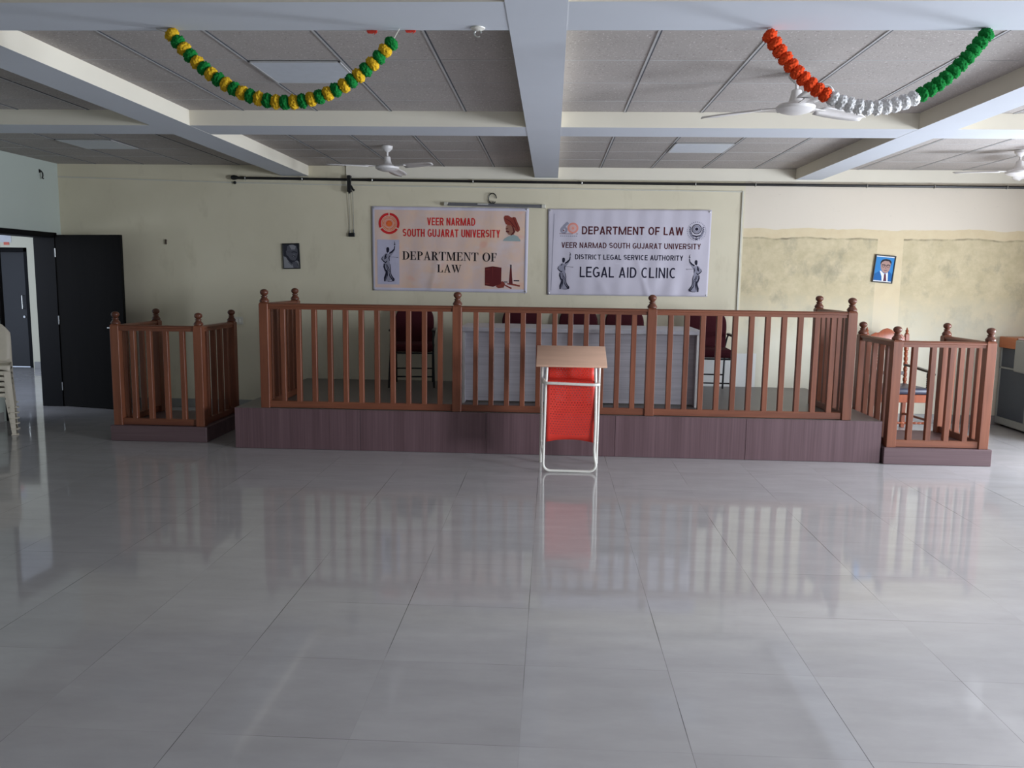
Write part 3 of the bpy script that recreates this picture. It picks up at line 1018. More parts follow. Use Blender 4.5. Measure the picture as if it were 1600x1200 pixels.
# ------------------------------------------------------------------ stack of moulded chairs at the far left
def plastic_chair(label):
    t = thing('moulded_chair', label, 'chair', (0, 0, 0), 0, 'stacked moulded plastic chairs by the left wall')
    # armless; faces +x, feet at x = +-.20, y = +-.22
    s = MB()
    N = 8
    vs = [(-.185 + .37 * i / N, (-1 + 2 * j / N) * .195, .425 - .014 * (1 - (-1 + 2 * j / N) ** 2) - .012 * (1 - (-1 + 2 * i / N) ** 2)) for i in range(N + 1) for j in range(N + 1)]
    s.add(vs, [[i * (N + 1) + j, (i + 1) * (N + 1) + j, (i + 1) * (N + 1) + j + 1, i * (N + 1) + j + 1] for i in range(N) for j in range(N)])
    o = s.build('seat', M_beige, t, smooth=60)
    o.modifiers.new('thickness', 'SOLIDIFY').thickness = .005
    # apron all round, arched between the legs
    a = MB()
    ring = [(-.187, -.197), (.187, -.197), (.187, .197), (-.187, .197)]
    for k in range(4):
        (xa, ya), (xb, yb) = ring[k], ring[(k + 1) % 4]
        M = 12
        vs = []
        for i in range(M + 1):
            u = i / M
            x, y = xa + (xb - xa) * u, ya + (yb - ya) * u
            dz = .034 + .04 * (abs(2 * u - 1) ** 4)
            vs += [(x, y, .425), (x * (1 + .25 * dz), y * (1 + .25 * dz), .425 - dz)]
        a.add(vs, [[2 * i, 2 * i + 1, 2 * i + 3, 2 * i + 2] for i in range(M)])
    a.box(-.210, -.186, -.12, .12, .420, .426)
    o = a.build('apron', M_beige, t, smooth=30)
    o.modifiers.new('thickness', 'SOLIDIFY').thickness = .0015
    b = MB()
    vs = []
    for i in range(10):
        for j in range(9):
            u, v = i / 9, -1 + 2 * j / 8
            wd = .190 + .012 * math.sin(PI * u) - .06 * max(0, u - .8) / .2
            vs.append((-.208 - .085 * u - .02 * (1 - v * v) * min(1, u * 2), v * wd, .425 + .40 * u - .02 * v * v * u))
    b.add(vs, [[i * 9 + j, (i + 1) * 9 + j, (i + 1) * 9 + j + 1, i * 9 + j + 1] for i in range(9) for j in range(8)])
    o = b.build('backrest', M_beige, t, smooth=60)
    o.modifiers.new('thickness', 'SOLIDIFY').thickness = .003
    for sx in (-1, 1):
        for sy in (-1, 1):
            l = MB()
            # angle section tapering to the foot, with a small ledge pointing outwards
            for ax in (0, 1):
                vs = []
                for z, k, w in ((.36, 1.016, .062), (.02, 1.101, .038), (.001, 1.106, .038)):
                    cx, cy = sx * .187 * k, sy * .197 * k
                    ix, iy = (-sx * w, 0) if ax == 0 else (0, -sy * w)
                    tx, ty = (0, -sy * .0015) if ax == 0 else (-sx * .0015, 0)
                    vs += [(cx, cy, z), (cx + ix, cy + iy, z), (cx + ix + tx, cy + iy + ty, z), (cx + tx, cy + ty, z)]
                l.add(vs, [[4 * i + j, 4 * i + (j + 1) % 4, 4 * i + 4 + (j + 1) % 4, 4 * i + 4 + j] for i in range(2) for j in range(4)] + [[0, 1, 2, 3], [8, 9, 10, 11]])
            cx, cy = sx * .187 * 1.106, sy * .197 * 1.106
            l.box(min(cx, cx - sx * .045), max(cx, cx - sx * .045), min(cy, cy + sy * .020), max(cy, cy + sy * .020), .001, .013, 0, .002)
            l.box(min(cx, cx + sx * .014), max(cx, cx + sx * .014), min(cy, cy - sy * .045), max(cy, cy - sy * .045), .001, .013, 0, .002)
            l.build('leg', M_beige, t)
    return t


SXC, SYC, SRZ = -5.608, 7.80, math.radians(-58)
pc = plastic_chair('beige moulded plastic chair at the floor, lowest of the stack by the left wall')
pc.location = (SXC, SYC, 0)
pc.rotation_euler = (0, 0, SRZ)
for k, lab in enumerate(('second from the floor', 'third from the floor', 'fourth from the floor', 'next to topmost', 'topmost')):
    dup(pc, (SXC, SYC, .055 * (k + 1)), SRZ, 'beige moulded plastic chair in the stack by the left wall, ' + lab)

# ------------------------------------------------------------------ things on the banner wall
Y = YB
pp = thing('black_conduit', 'black pipe clipped along the top of the banner wall', 'pipe', (0, Y, 0))
PZ = [(-3.775, 2.752), (-2.412, 2.742), (.254, 2.728), (3.176, 2.721), (5.93, 2.716)]
MB().tube([(x, -.044, z) for x, z in PZ], .0155, 10).build('pipe', M_black, pp)
MB().lathe([(.019, 0), (.026, .01), (.030, .03), (.024, .06), (.018, .075)], 14, 0, Matrix.Translation((-3.80, -.044, 2.756)) @ Matrix.Rotation(PI / 2, 4, 'Y')).build('end_cap', M_black, pp)
for x in (-3.63, -2.95, -2.12, -.94, .32, 1.62, 2.30, 3.55, 4.3, 5.1):
    z = 2.752 + (x + 3.775) * (-.0036)
    for (xa, za), (xb, zb) in zip(PZ[:-1], PZ[1:]):
        if xa <= x <= xb:
            z = za + (zb - za) * (x - xa) / (xb - xa)
    c = MB().tube([(x, -.044 + .021 * math.cos(a), z + .021 * math.sin(a)) for a in [2 * PI * i / 12 for i in range(12)]], .0055, 6, 0, True)
    c.box(x - .008, x + .008, -.03, -.0005, z - .008, z + .008)
    tag(c.build('clip', M_chrome, pp), 'small pale metal clip')

wc = thing('white_conduit', 'thin pale conduit running under the black pipe and down beside the tan paint', 'conduit', (0, Y, 0))
CP = [(-5.92, 2.752), (-3.78, 2.702), (-2.42, 2.684), (0.0, 2.664), (2.172, 2.646)]
for (xa, za), (xb, zb) in zip(CP[:-1], CP[1:]):
    k = MB()
    vs = [(x, y, z + q) for x, z in ((xa, za), (xb, zb)) for y, q in ((-.0005, -.007), (-.010, -.007), (-.010, .007), (-.0005, .007))]
    k.add(vs, [[0, 1, 5, 4], [1, 2, 6, 5], [2, 3, 7, 6], [3, 0, 4, 7], [0, 3, 2, 1], [4, 5, 6, 7]])
    k.build('casing_length', M_conduit, wc)
MB().box(2.163, 2.183, -.016, -.0005, .40, 2.655, 0, .002).build('casing_drop', M_conduit, wc)
MB().lathe([(.016, 0), (.020, .008), (.012, .02)], 12, 0, Matrix.Translation((-3.77, -.011, 2.70)) @ Matrix.Rotation(PI / 2, 4, 'X')).build('stub', M_black, wc)

ho = MB().tube([(0, 0, .035), (.02, 0, .03), (.036, 0, .008), (.038, 0, -.02), (.03, 0, -.05), (.045, 0, -.055)], .008, 8)
ho.box(0, .006, -.012, .012, .01, .05)
ho = ho.build('wall_hook', M_black, None, (XL + .0005, 9.33, 2.745))
tag(ho, 'small black hook high on the left wall near the corner', 'hook')

br = thing('cable_bracket', 'black bracket with two hanging wires left of the peach banner', 'cable bracket', (-2.385, Y, 2.70))
b = MB().box(-.03, .012, -.078, -.0005, .066, .09, 0, .005).box(-.03, .018, -.080, -.063, -.10, .075, 0, .004).box(-.028, .016, -.066, -.012, -.10, -.045, 0, .005)
b.tube([(.015, -.07, -.03), (.04, -.07, -.075), (.055, -.07, -.085)], .012, 8).tube([(-.012, -.05, -.09), (-.006, -.055, -.115)], .014, 8)
b.build('bracket', M_black, br)
for x in (-.022, .024):
    MB().tube([(x, -.03, -.09), (x + .003, -.02, -.30), (x + .006, -.014, -.57)], .0032, 6).build('wire', M_wire, br)
cn = MB().box(-.032, .042, -.034, -.002, -.615, -.57, 0, .004).tube([(-.018, -.02, -.575), (-.014, -.02, -.54)], .006, 6).tube([(.030, -.02, -.575), (.028, -.02, -.53)], .006, 6)
cn.build('connector', M_black, br)

bl = thing('tube_light', 'dark slim tube light batten above the gap between the banners', 'tube light', (-.687, Y, 2.466), 0.0)
Mb = Matrix.Rotation(.0145, 4, 'Y')
MB().box(-.585, .585, -.045, -.0005, -.018, .018, 0, .004, 1, Mb).build('body', M_greyplastic, bl)
for sx in (-1, 1):
    MB().box(sx * .57 - .025, sx * .57 + .025, -.055, -.0005, -.021, .021, 0, .005, 1, Mb).build('end_cap', M_conduit, bl)
MB().box(-.20, -.075, -.050, -.044, -.014, .014, 0, .002, 1, Mb).build('white_label', M_edge, bl)
MB().tube([(-.54, -.058, -.002), (.54, -.058, -.018)], .010, 10).build('tube', M_greyplastic, bl)
rg = MB().tube([(.046 * math.cos(a), 0, .058 * math.sin(a)) for a in [PI * 2 * i / 28 for i in range(26)]], .006, 8)
rg.tube([(.0, 0, -.058), (.008, -.01, -.03)], .005, 6)
rg = rg.build('wire_ring', M_black, None, (-.715, Y - .02, 2.545))
tag(rg, 'loop of black wire on the wall above the tube light', 'wire loop')

sw = thing('wall_socket', 'white switch plate on the wall behind the left witness stand', 'switch', (-3.778, Y, 1.073))
MB().box(-.055, .055, -.012, -.0005, -.045, .045, 0, .003).build('plate', M_conduit, sw)
for sx in (-1, 1):
    MB().box(sx * .022 - .012, sx * .022 + .012, -.017, -.012, -.022, .022, 0, .002).build('rocker', M_white, sw)
na = MB().box(-.007, .007, -.02, -.0005, -.03, .03, 0, .003).tube([(0, -.015, .01), (.02, -.03, .015)], .004, 6)
na = na.build('wall_peg', plain('rusty_iron', srgb(70, 52, 44), .7), None, (-4.635, Y, 2.0))
tag(na, 'small rusty peg on the wall between door leaf and black and white portrait', 'peg')


# ------------------------------------------------------------------ printed graphics
def tri_mesh(poly):
    """fill a possibly concave outline"""
    bm = bmesh.new()
    vs = [bm.verts.new((x, 0, z)) for x, z in poly]
    es = [bm.edges.new((vs[i], vs[(i + 1) % len(vs)])) for i in range(len(vs))]
    bmesh.ops.triangle_fill(bm, edges=es, use_beauty=True)
    return bm


SANS_W = {'A': .70, 'C': .68, 'D': .68, 'E': .58, 'F': .55, 'G': .72, 'H': .68, 'I': .20, 'J': .52, 'L': .54, 'M': .98, 'N': .68, 'O': .74, 'P': .62, 'R': .68,
          'S': .64, 'T': .62, 'U': .68, 'V': .68, 'W': .98, 'Y': .66, ' ': .26}


def sans(c, w, h, t):
    """upright grotesque capital in a w x h box with stroke t: list of convex pieces"""
    o = []
    bar = lambda x, a=0, b=None: o.append([(x, a), (x + t, a), (x + t, h if b is None else b), (x, h if b is None else b)])
    hor = lambda y, a=0, b=None: o.append([(a, y), (w if b is None else b, y), (w if b is None else b, y + t), (a, y + t)])
    dia = lambda xa, ya, xb, yb, k=1.03: o.append([(xa - t * k / 2, ya), (xa + t * k / 2, ya), (xb + t * k / 2, yb), (xb - t * k / 2, yb)])

    def ell(cx, cy, rx, ry, a0, a1, n=18):
        for i in range(n):
            a, b = a0 + (a1 - a0) * i / n, a0 + (a1 - a0) * (i + 1) / n
            o.append([(cx + rx * math.cos(a), cy + ry * math.sin(a)), (cx + rx * math.cos(b), cy + ry * math.sin(b)),
                      (cx + (rx - t) * math.cos(b), cy + (ry - t) * math.sin(b)), (cx + (rx - t) * math.cos(a), cy + (ry - t) * math.sin(a))])
    q = t * .56
    if c == 'A':
        dia(q, 0, w / 2, h); dia(w - q, 0, w / 2, h); o.append([(w * .22, h * .22), (w * .78, h * .22), (w * .73, h * .22 + t * .9), (w * .27, h * .22 + t * .9)])
    elif c == 'C':
        ell(w * .53, h / 2, w * .53, h / 2, .95, 2 * PI - .95, 26)
    elif c == 'D':
        bar(0); hor(0, 0, w * .45); hor(h - t, 0, w * .45); ell(w * .42, h / 2, w * .58, h / 2, -PI / 2, PI / 2)
    elif c == 'E':
        bar(0); hor(0); hor(h - t); hor(h / 2 - t / 2, 0, w * .92)
    elif c == 'F':
        bar(0); hor(h - t); hor(h * .47 - t / 2, 0, w * .88)
    elif c == 'G':
        ell(w * .52, h / 2, w * .52, h / 2, .85, 2 * PI - .55, 26); hor(h * .38, w * .55, w); bar(w - t, h * .12, h * .38 + t)
    elif c == 'H':
        bar(0); bar(w - t); hor(h / 2 - t / 2)
    elif c == 'I':
        bar(w / 2 - t / 2)
    elif c == 'J':
        bar(w - t, h * .26); ell(w / 2, h * .27, w / 2, h * .27, -PI, 0)
    elif c == 'L':
        bar(0); hor(0)
    elif c == 'M':
        bar(0); bar(w - t); dia(t * .55, h, w / 2, 0, .9); dia(w - t * .55, h, w / 2, 0, .9)
    elif c == 'N':
        bar(0); bar(w - t); dia(t * .5, h, w - t * .5, 0, .95)
    elif c == 'O':
        ell(w / 2, h / 2, w / 2, h / 2, 0, 2 * PI, 32)
    elif c in 'PR':
        bar(0); hor(h - t, 0, w * .6); hor(h * .42, 0, w * .6); ell(w - (h * .58) * .42, h * .71, h * .58 * .42, h * .29, -PI / 2, PI / 2)
        if c == 'R':
            dia(w * .55, h * .45, w - t * .55, 0, 1.2)
    elif c == 'S':
        r = h * .27
        ell(w / 2, h - r - t * .02, w / 2, r + t * .02, .55, PI * 1.5, 18)
        ell(w / 2, h - 2 * r + t - r, w / 2, r, -PI + .55 - PI * 0, PI / 2, 18)
        o[:] = [[(x, y * h / (h - 0) if y >= 0 else 0) for x, y in pl] for pl in o]
    elif c == 'T':
        bar(w / 2 - t / 2); hor(h - t)
    elif c == 'U':
        bar(0, h * .3); bar(w - t, h * .3); ell(w / 2, h * .31, w / 2, h * .31, -PI, 0)
    elif c == 'V':
        dia(q, h, w / 2, 0); dia(w - q, h, w / 2, 0)
    elif c == 'W':
        dia(q, h, w * .27, 0); dia(w * .5, h, w * .27, 0); dia(w * .5, h, w * .73, 0); dia(w - q, h, w * .73, 0)
    elif c == 'Y':
        dia(q, h, w / 2, h * .4); dia(w - q, h, w / 2, h * .4); bar(w / 2 - t / 2, 0, h * .45)
    return o


def text_mb(text, x0, x1, z0, z1, weight):
    """capitals spread over the given box; weight = stroke over height"""
    h, gap = z1 - z0, .125
    tot = sum(SANS_W[c] for c in text) + gap * (len(text) - 1)
    k = (x1 - x0) / tot
    words, u = [MB()], 0.0
    for c in text:
        if c == ' ':
            words.append(MB())
        else:
            for n, pl in enumerate(sans(c, SANS_W[c] * k, h, weight * h)):
                words[-1].add([(x0 + u * k + x, -6e-6 * n, z0 + y) for x, y in pl], [list(range(len(pl)))])
        u += SANS_W[c] + gap
    return words


class Print:
    """flat print laid on a cloth: a stack of thin layers that follow the cloth's folds"""
    def __init__(self, parent, fold, to_local):
        self.p, self.fold, self.T, self.k = parent, fold, to_local, 0

    def out(self, mb, name, mats, layer=1):
        for v in mb.v:
            v.y = self.fold(v.x, v.z) - .0004 * layer - .0011 + v.y
        return mb.build(name, mats, self.p, smooth=0)

    def pt(self, q):
        return self.T(*q)

    def lift(self):
        """each shape a hair in front of the one before"""
        self.k += 1
        return -2e-5 * (self.k % 40)

    def poly(self, mb, pts, mi=0):
        return mb.bm(tri_mesh([self.pt(q) for q in pts]), mi, Matrix.Translation((0, self.lift(), 0)))

    def rect(self, mb, x0, y0, x1, y1, mi=0, n=6):
        (a, c), (b, d) = self.pt((x0, y1)), self.pt((x1, y0))
        vs = [(a + (b - a) * i / n, 0, c + (d - c) * j / n) for i in range(n + 1) for j in range(n + 1)]
        return mb.add(vs, [[i * (n + 1) + j, (i + 1) * (n + 1) + j, (i + 1) * (n + 1) + j + 1, i * (n + 1) + j + 1] for i in range(n) for j in range(n)], mi)

    def ring(self, mb, cx, cy, r0, r1, a0=0, a1=2 * PI, mi=0, n=40):
        vs, y = [], self.lift()
        for i in range(n + 1):
            a = a0 + (a1 - a0) * i / n
            for r in (r0, r1):
                x, z = self.pt((cx + r * math.cos(a), cy - r * math.sin(a)))
                vs.append((x, y, z))
        return mb.add(vs, [[2 * i, 2 * i + 1, 2 * i + 3, 2 * i + 2] for i in range(n)], mi)

    def stroke(self, mb, pts, w, mi=0):
        """ribbon with a width per point (photo-crop pixels)"""
        k = len(pts)
        ws = w if isinstance(w, (list, tuple)) else [w] * k
        vs, y = [], self.lift()
        for i in range(k):
            ax, ay = pts[max(i - 1, 0)]
            bx, by = pts[min(i + 1, k - 1)]
            l = math.hypot(bx - ax, by - ay) or 1
            nx, ny = -(by - ay) / l, (bx - ax) / l
            for s in (-1, 1):
                x, z = self.pt((pts[i][0] + s * nx * ws[i] / 2, pts[i][1] + s * ny * ws[i] / 2))
                vs.append((x, y, z))
        return mb.add(vs, [[2 * i, 2 * i + 1, 2 * i + 3, 2 * i + 2] for i in range(k - 1)], mi)

    def text(self, s, x0, y0, x1, y1, name, mat, weight=.17):
        (a, c), (b, d) = self.pt((x0, y1)), self.pt((x1, y0))
        for m in text_mb(s, a, b, c, d, weight):
            self.out(m, name, mat, 3)


# serif capitals, drawn as filled bars and bowls on a unit height
def q4(x0, z0, x1, z1):
    return [(x0, z0), (x1, z0), (x1, z1), (x0, z1)]


def bowl(cx, cz, rx, rz, ix, iz, a0, a1, n=14):
    out = []
    for i in range(n):
        a, b = a0 + (a1 - a0) * i / n, a0 + (a1 - a0) * (i + 1) / n
        out.append([(cx + rx * math.cos(a), cz + rz * math.sin(a)), (cx + rx * math.cos(b), cz + rz * math.sin(b)), (cx + ix * math.cos(b), cz + iz * math.sin(b)), (cx + ix * math.cos(a), cz + iz * math.sin(a))])
    return out


ST = [q4(.1, 0, .26, 1), q4(0, 0, .36, .045), q4(0, .955, .3, 1)]
SERIF = {
    'D': (.74, [q4(.1, 0, .26, 1), q4(0, 0, .3, .05), q4(0, .95, .3, 1)] + bowl(.27, .5, .47, .5, .30, .45, -PI / 2, PI / 2)),
    'E': (.68, ST + [q4(.26, .95, .6, 1), q4(.26, 0, .62, .05), q4(.26, .475, .46, .525), [(.6, 1), (.5, .96), (.575, .72), (.61, .72)], [(.62, 0), (.5, .04), (.6, .29), (.64, .29)], q4(.43, .37, .47, .63)]),
    'F': (.62, ST + [q4(.26, .95, .58, 1), q4(.26, .475, .46, .525), [(.58, 1), (.48, .96), (.555, .70), (.59, .70)], q4(.43, .37, .47, .63)]),
    'P': (.64, ST + bowl(.26, .735, .36, .265, .20, .215, -PI / 2, PI / 2)),
    'R': (.76, ST + bowl(.26, .745, .34, .255, .18, .205, -PI / 2, PI / 2) + [[(.30, .50), (.46, .50), (.72, .02), (.54, .02)], q4(.5, 0, .78, .045)]),
    'A': (.76, [[(.10, 0), (.16, 0), (.40, .9), (.36, 1.0)], [(.34, 1.02), (.42, 1.02), (.70, 0), (.52, 0)], q4(.19, .29, .55, .34), q4(0, 0, .26, .045), q4(.44, 0, .77, .045)]),
    'T': (.70, [q4(.27, 0, .43, 1), q4(0, .95, .70, 1), q4(.17, 0, .53, .045), [(0, 1), (.1, .96), (.035, .70), (0, .70)], [(.7, 1), (.6, .96), (.665, .70), (.7, .70)]]),
    'M': (1.0, [q4(.11, 0, .16, 1), q4(.74, 0, .90, 1), [(.10, 1), (.27, 1), (.53, .16), (.45, 0)], [(.45, 0), (.50, .0), (.80, 1), (.74, 1)], q4(0, 0, .27, .045), q4(.64, 0, 1.0, .045), q4(0, .955, .26, 1), q4(.74, .955, 1.0, 1)]),
    'N': (.78, [q4(.11, 0, .16, 1), q4(.62, 0, .67, 1), [(.08, 1), (.26, 1), (.67, .08), (.62, 0)], q4(0, 0, .27, .045), q4(.52, .955, .78, 1), q4(0, .955, .2, 1)]),
    'O': (.80, bowl(.40, .5, .40, .52, .235, .47, 0, 2 * PI, 28)),
    'L': (.66, ST + [q4(.26, 0, .6, .05), [(.6, 0), (.48, .04), (.585, .3), (.625, .3)]]),
    'W': (1.08, [[(.06, 1), (.23, 1), (.42, .12), (.34, 0)], [(.34, 0), (.38, 0), (.58, .82), (.55, .95)], [(.44, 1), (.60, 1), (.80, .12), (.72, 0)], [(.72, 0), (.76, 0), (1.0, 1), (.95, 1)], q4(0, .955, .30, 1), q4(.38, .955, .66, 1), q4(.84, .955, 1.08, 1)]),
    ' ': (.34, []),
}


def serif_line(pr, s, x0, y0, x1, y1, name, mat):
    gap = .05
    tot = sum(SERIF[c][0] for c in s) + gap * (len(s) - 1)
    o, u = MB(), 0.0
    for c in s:
        w, polys = SERIF[c]
        if c == ' ':
            pr.out(o, name, mat, 3)
            o = MB()
        for n, pl in enumerate(polys):
            pts = [pr.pt((x0 + (u + a) / tot * (x1 - x0), y1 + b * (y0 - y1))) for a, b in pl]
            o.add([(x, -6e-6 * n, z) for x, z in pts], [list(range(len(pts)))])
        u += w + gap
    return pr.out(o, name, mat, 3)


def statue(pr, ox, oy, s, flip, name):
    """sketch of a blindfolded standing figure raising one arm; ox, oy = head centre, s = scale, drawn in 690 x 1200 crop units"""
    f = -1 if flip else 1
    X = lambda q: [(ox + f * (x - 218) * s, oy + (y - 615) * s) for x, y in q]
    a = MB()
    body = [(200, 655), (180, 668), (150, 705), (135, 735), (160, 765), (180, 790), (165, 830), (170, 880), (185, 930), (165, 985), (172, 1035), (210, 1038), (305, 1034), (312, 1010), (275, 965), (265, 900), (255, 830), (245, 770), (250, 715), (285, 665), (318, 612), (322, 570), (312, 545), (306, 560), (306, 605), (270, 650), (240, 668)]
    pr.poly(a, X(body), 0)
    pr.poly(a, X([(200, 600), (206, 582), (222, 576), (238, 586), (242, 612), (234, 642), (216, 652), (202, 636)]), 1)
    d = MB()
    S = lambda pts, w: pr.stroke(d, X(pts), [q * s for q in w] if isinstance(w, (list, tuple)) else w * s, 0)
    S([(205, 590), (212, 640), (216, 655)], [6, 12, 5])
    S([(240, 660), (275, 640), (308, 605), (316, 560)], [16, 22, 16, 9])
    S([(310, 545), (318, 520), (306, 495)], [14, 8, 3])
    S([(306, 545), (326, 540)], 7)
    S([(200, 668), (188, 700), (178, 740), (200, 720), (196, 690)], [12, 22, 14, 10, 8])
    S([(150, 705), (138, 738), (165, 768), (190, 785), (212, 760)], [7, 12, 14, 20, 8])
    S([(172, 795), (170, 840), (186, 885), (205, 915)], [14, 22, 20, 8])
    S([(205, 800), (225, 850), (250, 890)], [6, 12, 5])
    S([(190, 800), (220, 880), (262, 915)], [5, 9, 5])
    S([(206, 880), (196, 940), (180, 990), (178, 1036)], [10, 22, 26, 18])
    S([(215, 890), (214, 950), (200, 1010)], [8, 14, 6])
    S([(250, 800), (260, 860), (256, 920), (275, 965), (308, 1012)], [6, 9, 8, 14, 20])
    S([(235, 905), (245, 960), (285, 1015), (306, 1020)], [5, 12, 16, 18])
    S([(218, 1036), (262, 1036), (310, 1018)], [6, 8, 14])
    S([(246, 690), (236, 720), (245, 760)], [8, 12, 7])
    S([(250, 708), (300, 708), (330, 711), (360, 712)], [3, 4, 4, 7])
    pr.out(a, name, [I_mid, I_sketch], 2)
    pr.out(d, name, I_sketch, 4)


def cloth(name, mat, w, h, fold, parent, nx=70, ny=40, outline=None):
    c = MB()
    vs = []
    for i in range(nx + 1):
        for j in range(ny + 1):
            u, v = i / nx, j / ny
            x, z = (u - .5) * w, (v - .5) * h
            if outline:
                x, z = outline(u, v)
            vs.append((x, fold(x, z), z))
    c.add(vs, [[i * (ny + 1) + j, (i + 1) * (ny + 1) + j, (i + 1) * (ny + 1) + j + 1, i * (ny + 1) + j + 1] for i in range(nx) for j in range(ny)])
    o = c.build(name, mat, parent, smooth=80)
    o.modifiers.new('thickness', 'SOLIDIFY').thickness = .0006
    return o


# --- left banner
B1 = thing('printed_banner', 'peach and lavender cloth banner with red and black lettering, the left one', 'banner', (-1.213, Y, 1.948), 0, 'banners above the stage')
fold1 = lambda x, z: -.014 + .003 * math.sin(9 * x + 2 * z) + .002 * math.sin(23 * x - 4 * z) + .004 * math.sin(5 * z + 3 * x) * max(0, -z) + .006 * math.exp(-((x + .16 - .25 * (z + .2)) / .035) ** 2) * (1 if z < -.12 else math.exp(-((z + .12) / .08) ** 2)) * -1
cloth('cloth', M_banner1, 1.848, .985, fold1, B1, 90, 44, lambda u, v: ((u - .5) * (1.835 + .018 * v), (v - .5) * .985 + .006 * (.5 - u)))
P1 = Print(B1, fold1, lambda x, y: ((x - 62 - 701) / 1400 * 1.848, -((y - 195 - 374) / 748 * .985) - (x - 763) / 1400 * .015))
o = MB()
for k in range(3):
    a0 = PI / 2 + .07 + k * 2 * PI / 3
    P1.ring(o, 217, 348, 72, 94, a0, a0 + 2 * PI / 3 - .14, 0, 24)
for k in range(26):
    a = 2 * PI * k / 26
    P1.ring(o, 217, 348, 42, 56, a, a + .15, 1, 2)
P1.ring(o, 217, 348, 60, 65, 0, 2 * PI, 1)
P1.ring(o, 217, 348, 30, 38, 0, 2 * PI, 2)
P1.ring(o, 217, 348, 0.5, 28, 0, 2 * PI, 1)
for k in range(12):
    a = 2 * PI * k / 12
    P1.ring(o, 217, 348, 15, 24, a, a + .22, 0, 2)
P1.out(o, 'round_emblem', [I_red, I_orange, I_peach], 2)
P1.text('VEER NARMAD', 560, 287, 990, 358, 'red_lettering', I_red, .15)
P1.text('SOUTH GUJARAT UNIVERSITY', 340, 386, 1212, 462, 'red_lettering', I_red, .15)
serif_line(P1, 'DEPARTMENT OF', 335, 590, 1185, 666, 'black_lettering', I_black)
serif_line(P1, 'LAW', 650, 702, 868, 772, 'black_lettering', I_black)
o = MB()
P1.rect(o, 110, 490, 308, 890)
P1.out(o, 'figure_ground', M_panel_lav, 1)
statue(P1, 202, 583, .665, False, 'standing_figure')
o = MB()      # bust of a man in a broad red turban
P1.poly(o, [(1236, 482), (1250, 462), (1290, 440), (1330, 425), (1370, 440), (1392, 470), (1394, 484)], 0)
P1.poly(o, [(1268, 350), (1262, 375), (1270, 405), (1285, 425), (1310, 432), (1335, 425), (1345, 390), (1340, 345), (1300, 335), (1275, 340)], 1)
P1.poly(o, [(1243, 278), (1252, 260), (1280, 258), (1315, 278), (1330, 270), (1348, 275), (1362, 310), (1385, 360), (1388, 385), (1370, 402), (1348, 392), (1335, 362), (1300, 348), (1262, 335), (1250, 310)], 2)
P1.out(o, 'turbaned_bust', [I_tunic, I_skin, I_brown2], 2)
o = MB()
P1.stroke(o, [(1262, 376), (1285, 372)], 9)
P1.stroke(o, [(1264, 398), (1292, 402)], [10, 12])
P1.stroke(o, [(1320, 350), (1338, 400), (1310, 430)], [8, 18, 8])
P1.stroke(o, [(1255, 285), (1300, 310), (1345, 365)], [4, 7, 5])
P1.stroke(o, [(1328, 280), (1350, 330), (1372, 385)], [4, 8, 5])
P1.out(o, 'turbaned_bust', I_brown, 3)
o = MB()      # thick law book, gavel and scales
P1.poly(o, [(1080, 720), (1150, 708), (1228, 718), (1226, 862), (1155, 890), (1080, 880)], 0)
P1.stroke(o, [(1150, 712), (1155, 886)], 7, 1)
P1.stroke(o, [(1172, 740), (1172, 862)], 4, 1)
P1.stroke(o, [(1084, 740), (1148, 732)], 4, 1)
P1.stroke(o, [(1084, 862), (1152, 868)], 5, 1)
P1.poly(o, [(1296, 862), (1300, 800), (1306, 715), (1318, 715), (1324, 800), (1330, 862)], 0)
P1.stroke(o, [(1312, 690), (1312, 720)], 12, 2)
P1.stroke(o, [(1250, 846), (1284, 846)], 8, 2)
P1.stroke(o, [(1338, 832), (1388, 832)], 9, 2)
P1.poly(o, [(1192, 852), (1240, 838), (1262, 860), (1250, 896), (1200, 902), (1180, 890)], 1)
P1.stroke(o, [(1245, 866), (1320, 902)], [10, 14], 1)
P1.stroke(o, [(1280, 860), (1340, 868), (1394, 878)], [10, 16, 14], 1)
P1.ring(o, 1208, 858, .5, 13, 0, 2 * PI, 3, 16)
P1.out(o, 'book_and_gavel', [I_brown, I_brown2, I_sketch, I_white], 2)
o = MB()
P1.stroke(o, [(1438, 225), (1436, 950)], 5)
P1.out(o, 'hem_line', I_mid, 2)
for sx in (-1, 1):
    for sz in (-1, 1):
        MB().lathe([(.009, 0), (.009, .004), (.004, .006)], 10, 0, Matrix.Translation((sx * .90, -.018, sz * .475)) @ Matrix.Rotation(PI / 2, 4, 'X')).build('eyelet', M_chrome, B1)

# --- right banner
B2 = thing('printed_banner', 'plain lavender cloth banner with dark lettering and two figures, the right one', 'banner', (.882, Y, 1.936), 0, 'banners above the stage')


def fold2(x, z):
    d = -.016 + .0025 * math.sin(14 * x + z) + .002 * math.sin(31 * x - 3 * z)
    if z < .1:
        t = min(1, (.1 - z) / .5)
        d -= .010 * t * math.exp(-((x - .24 + .32 * (z + .5)) / .03) ** 2) + .005 * t * math.sin(22 * (x - .3 * z)) * math.exp(-((x - .5) / .35) ** 2)
        d -= .004 * t * math.exp(-((x + .35 + .6 * (z + .3)) / .05) ** 2)
    return d


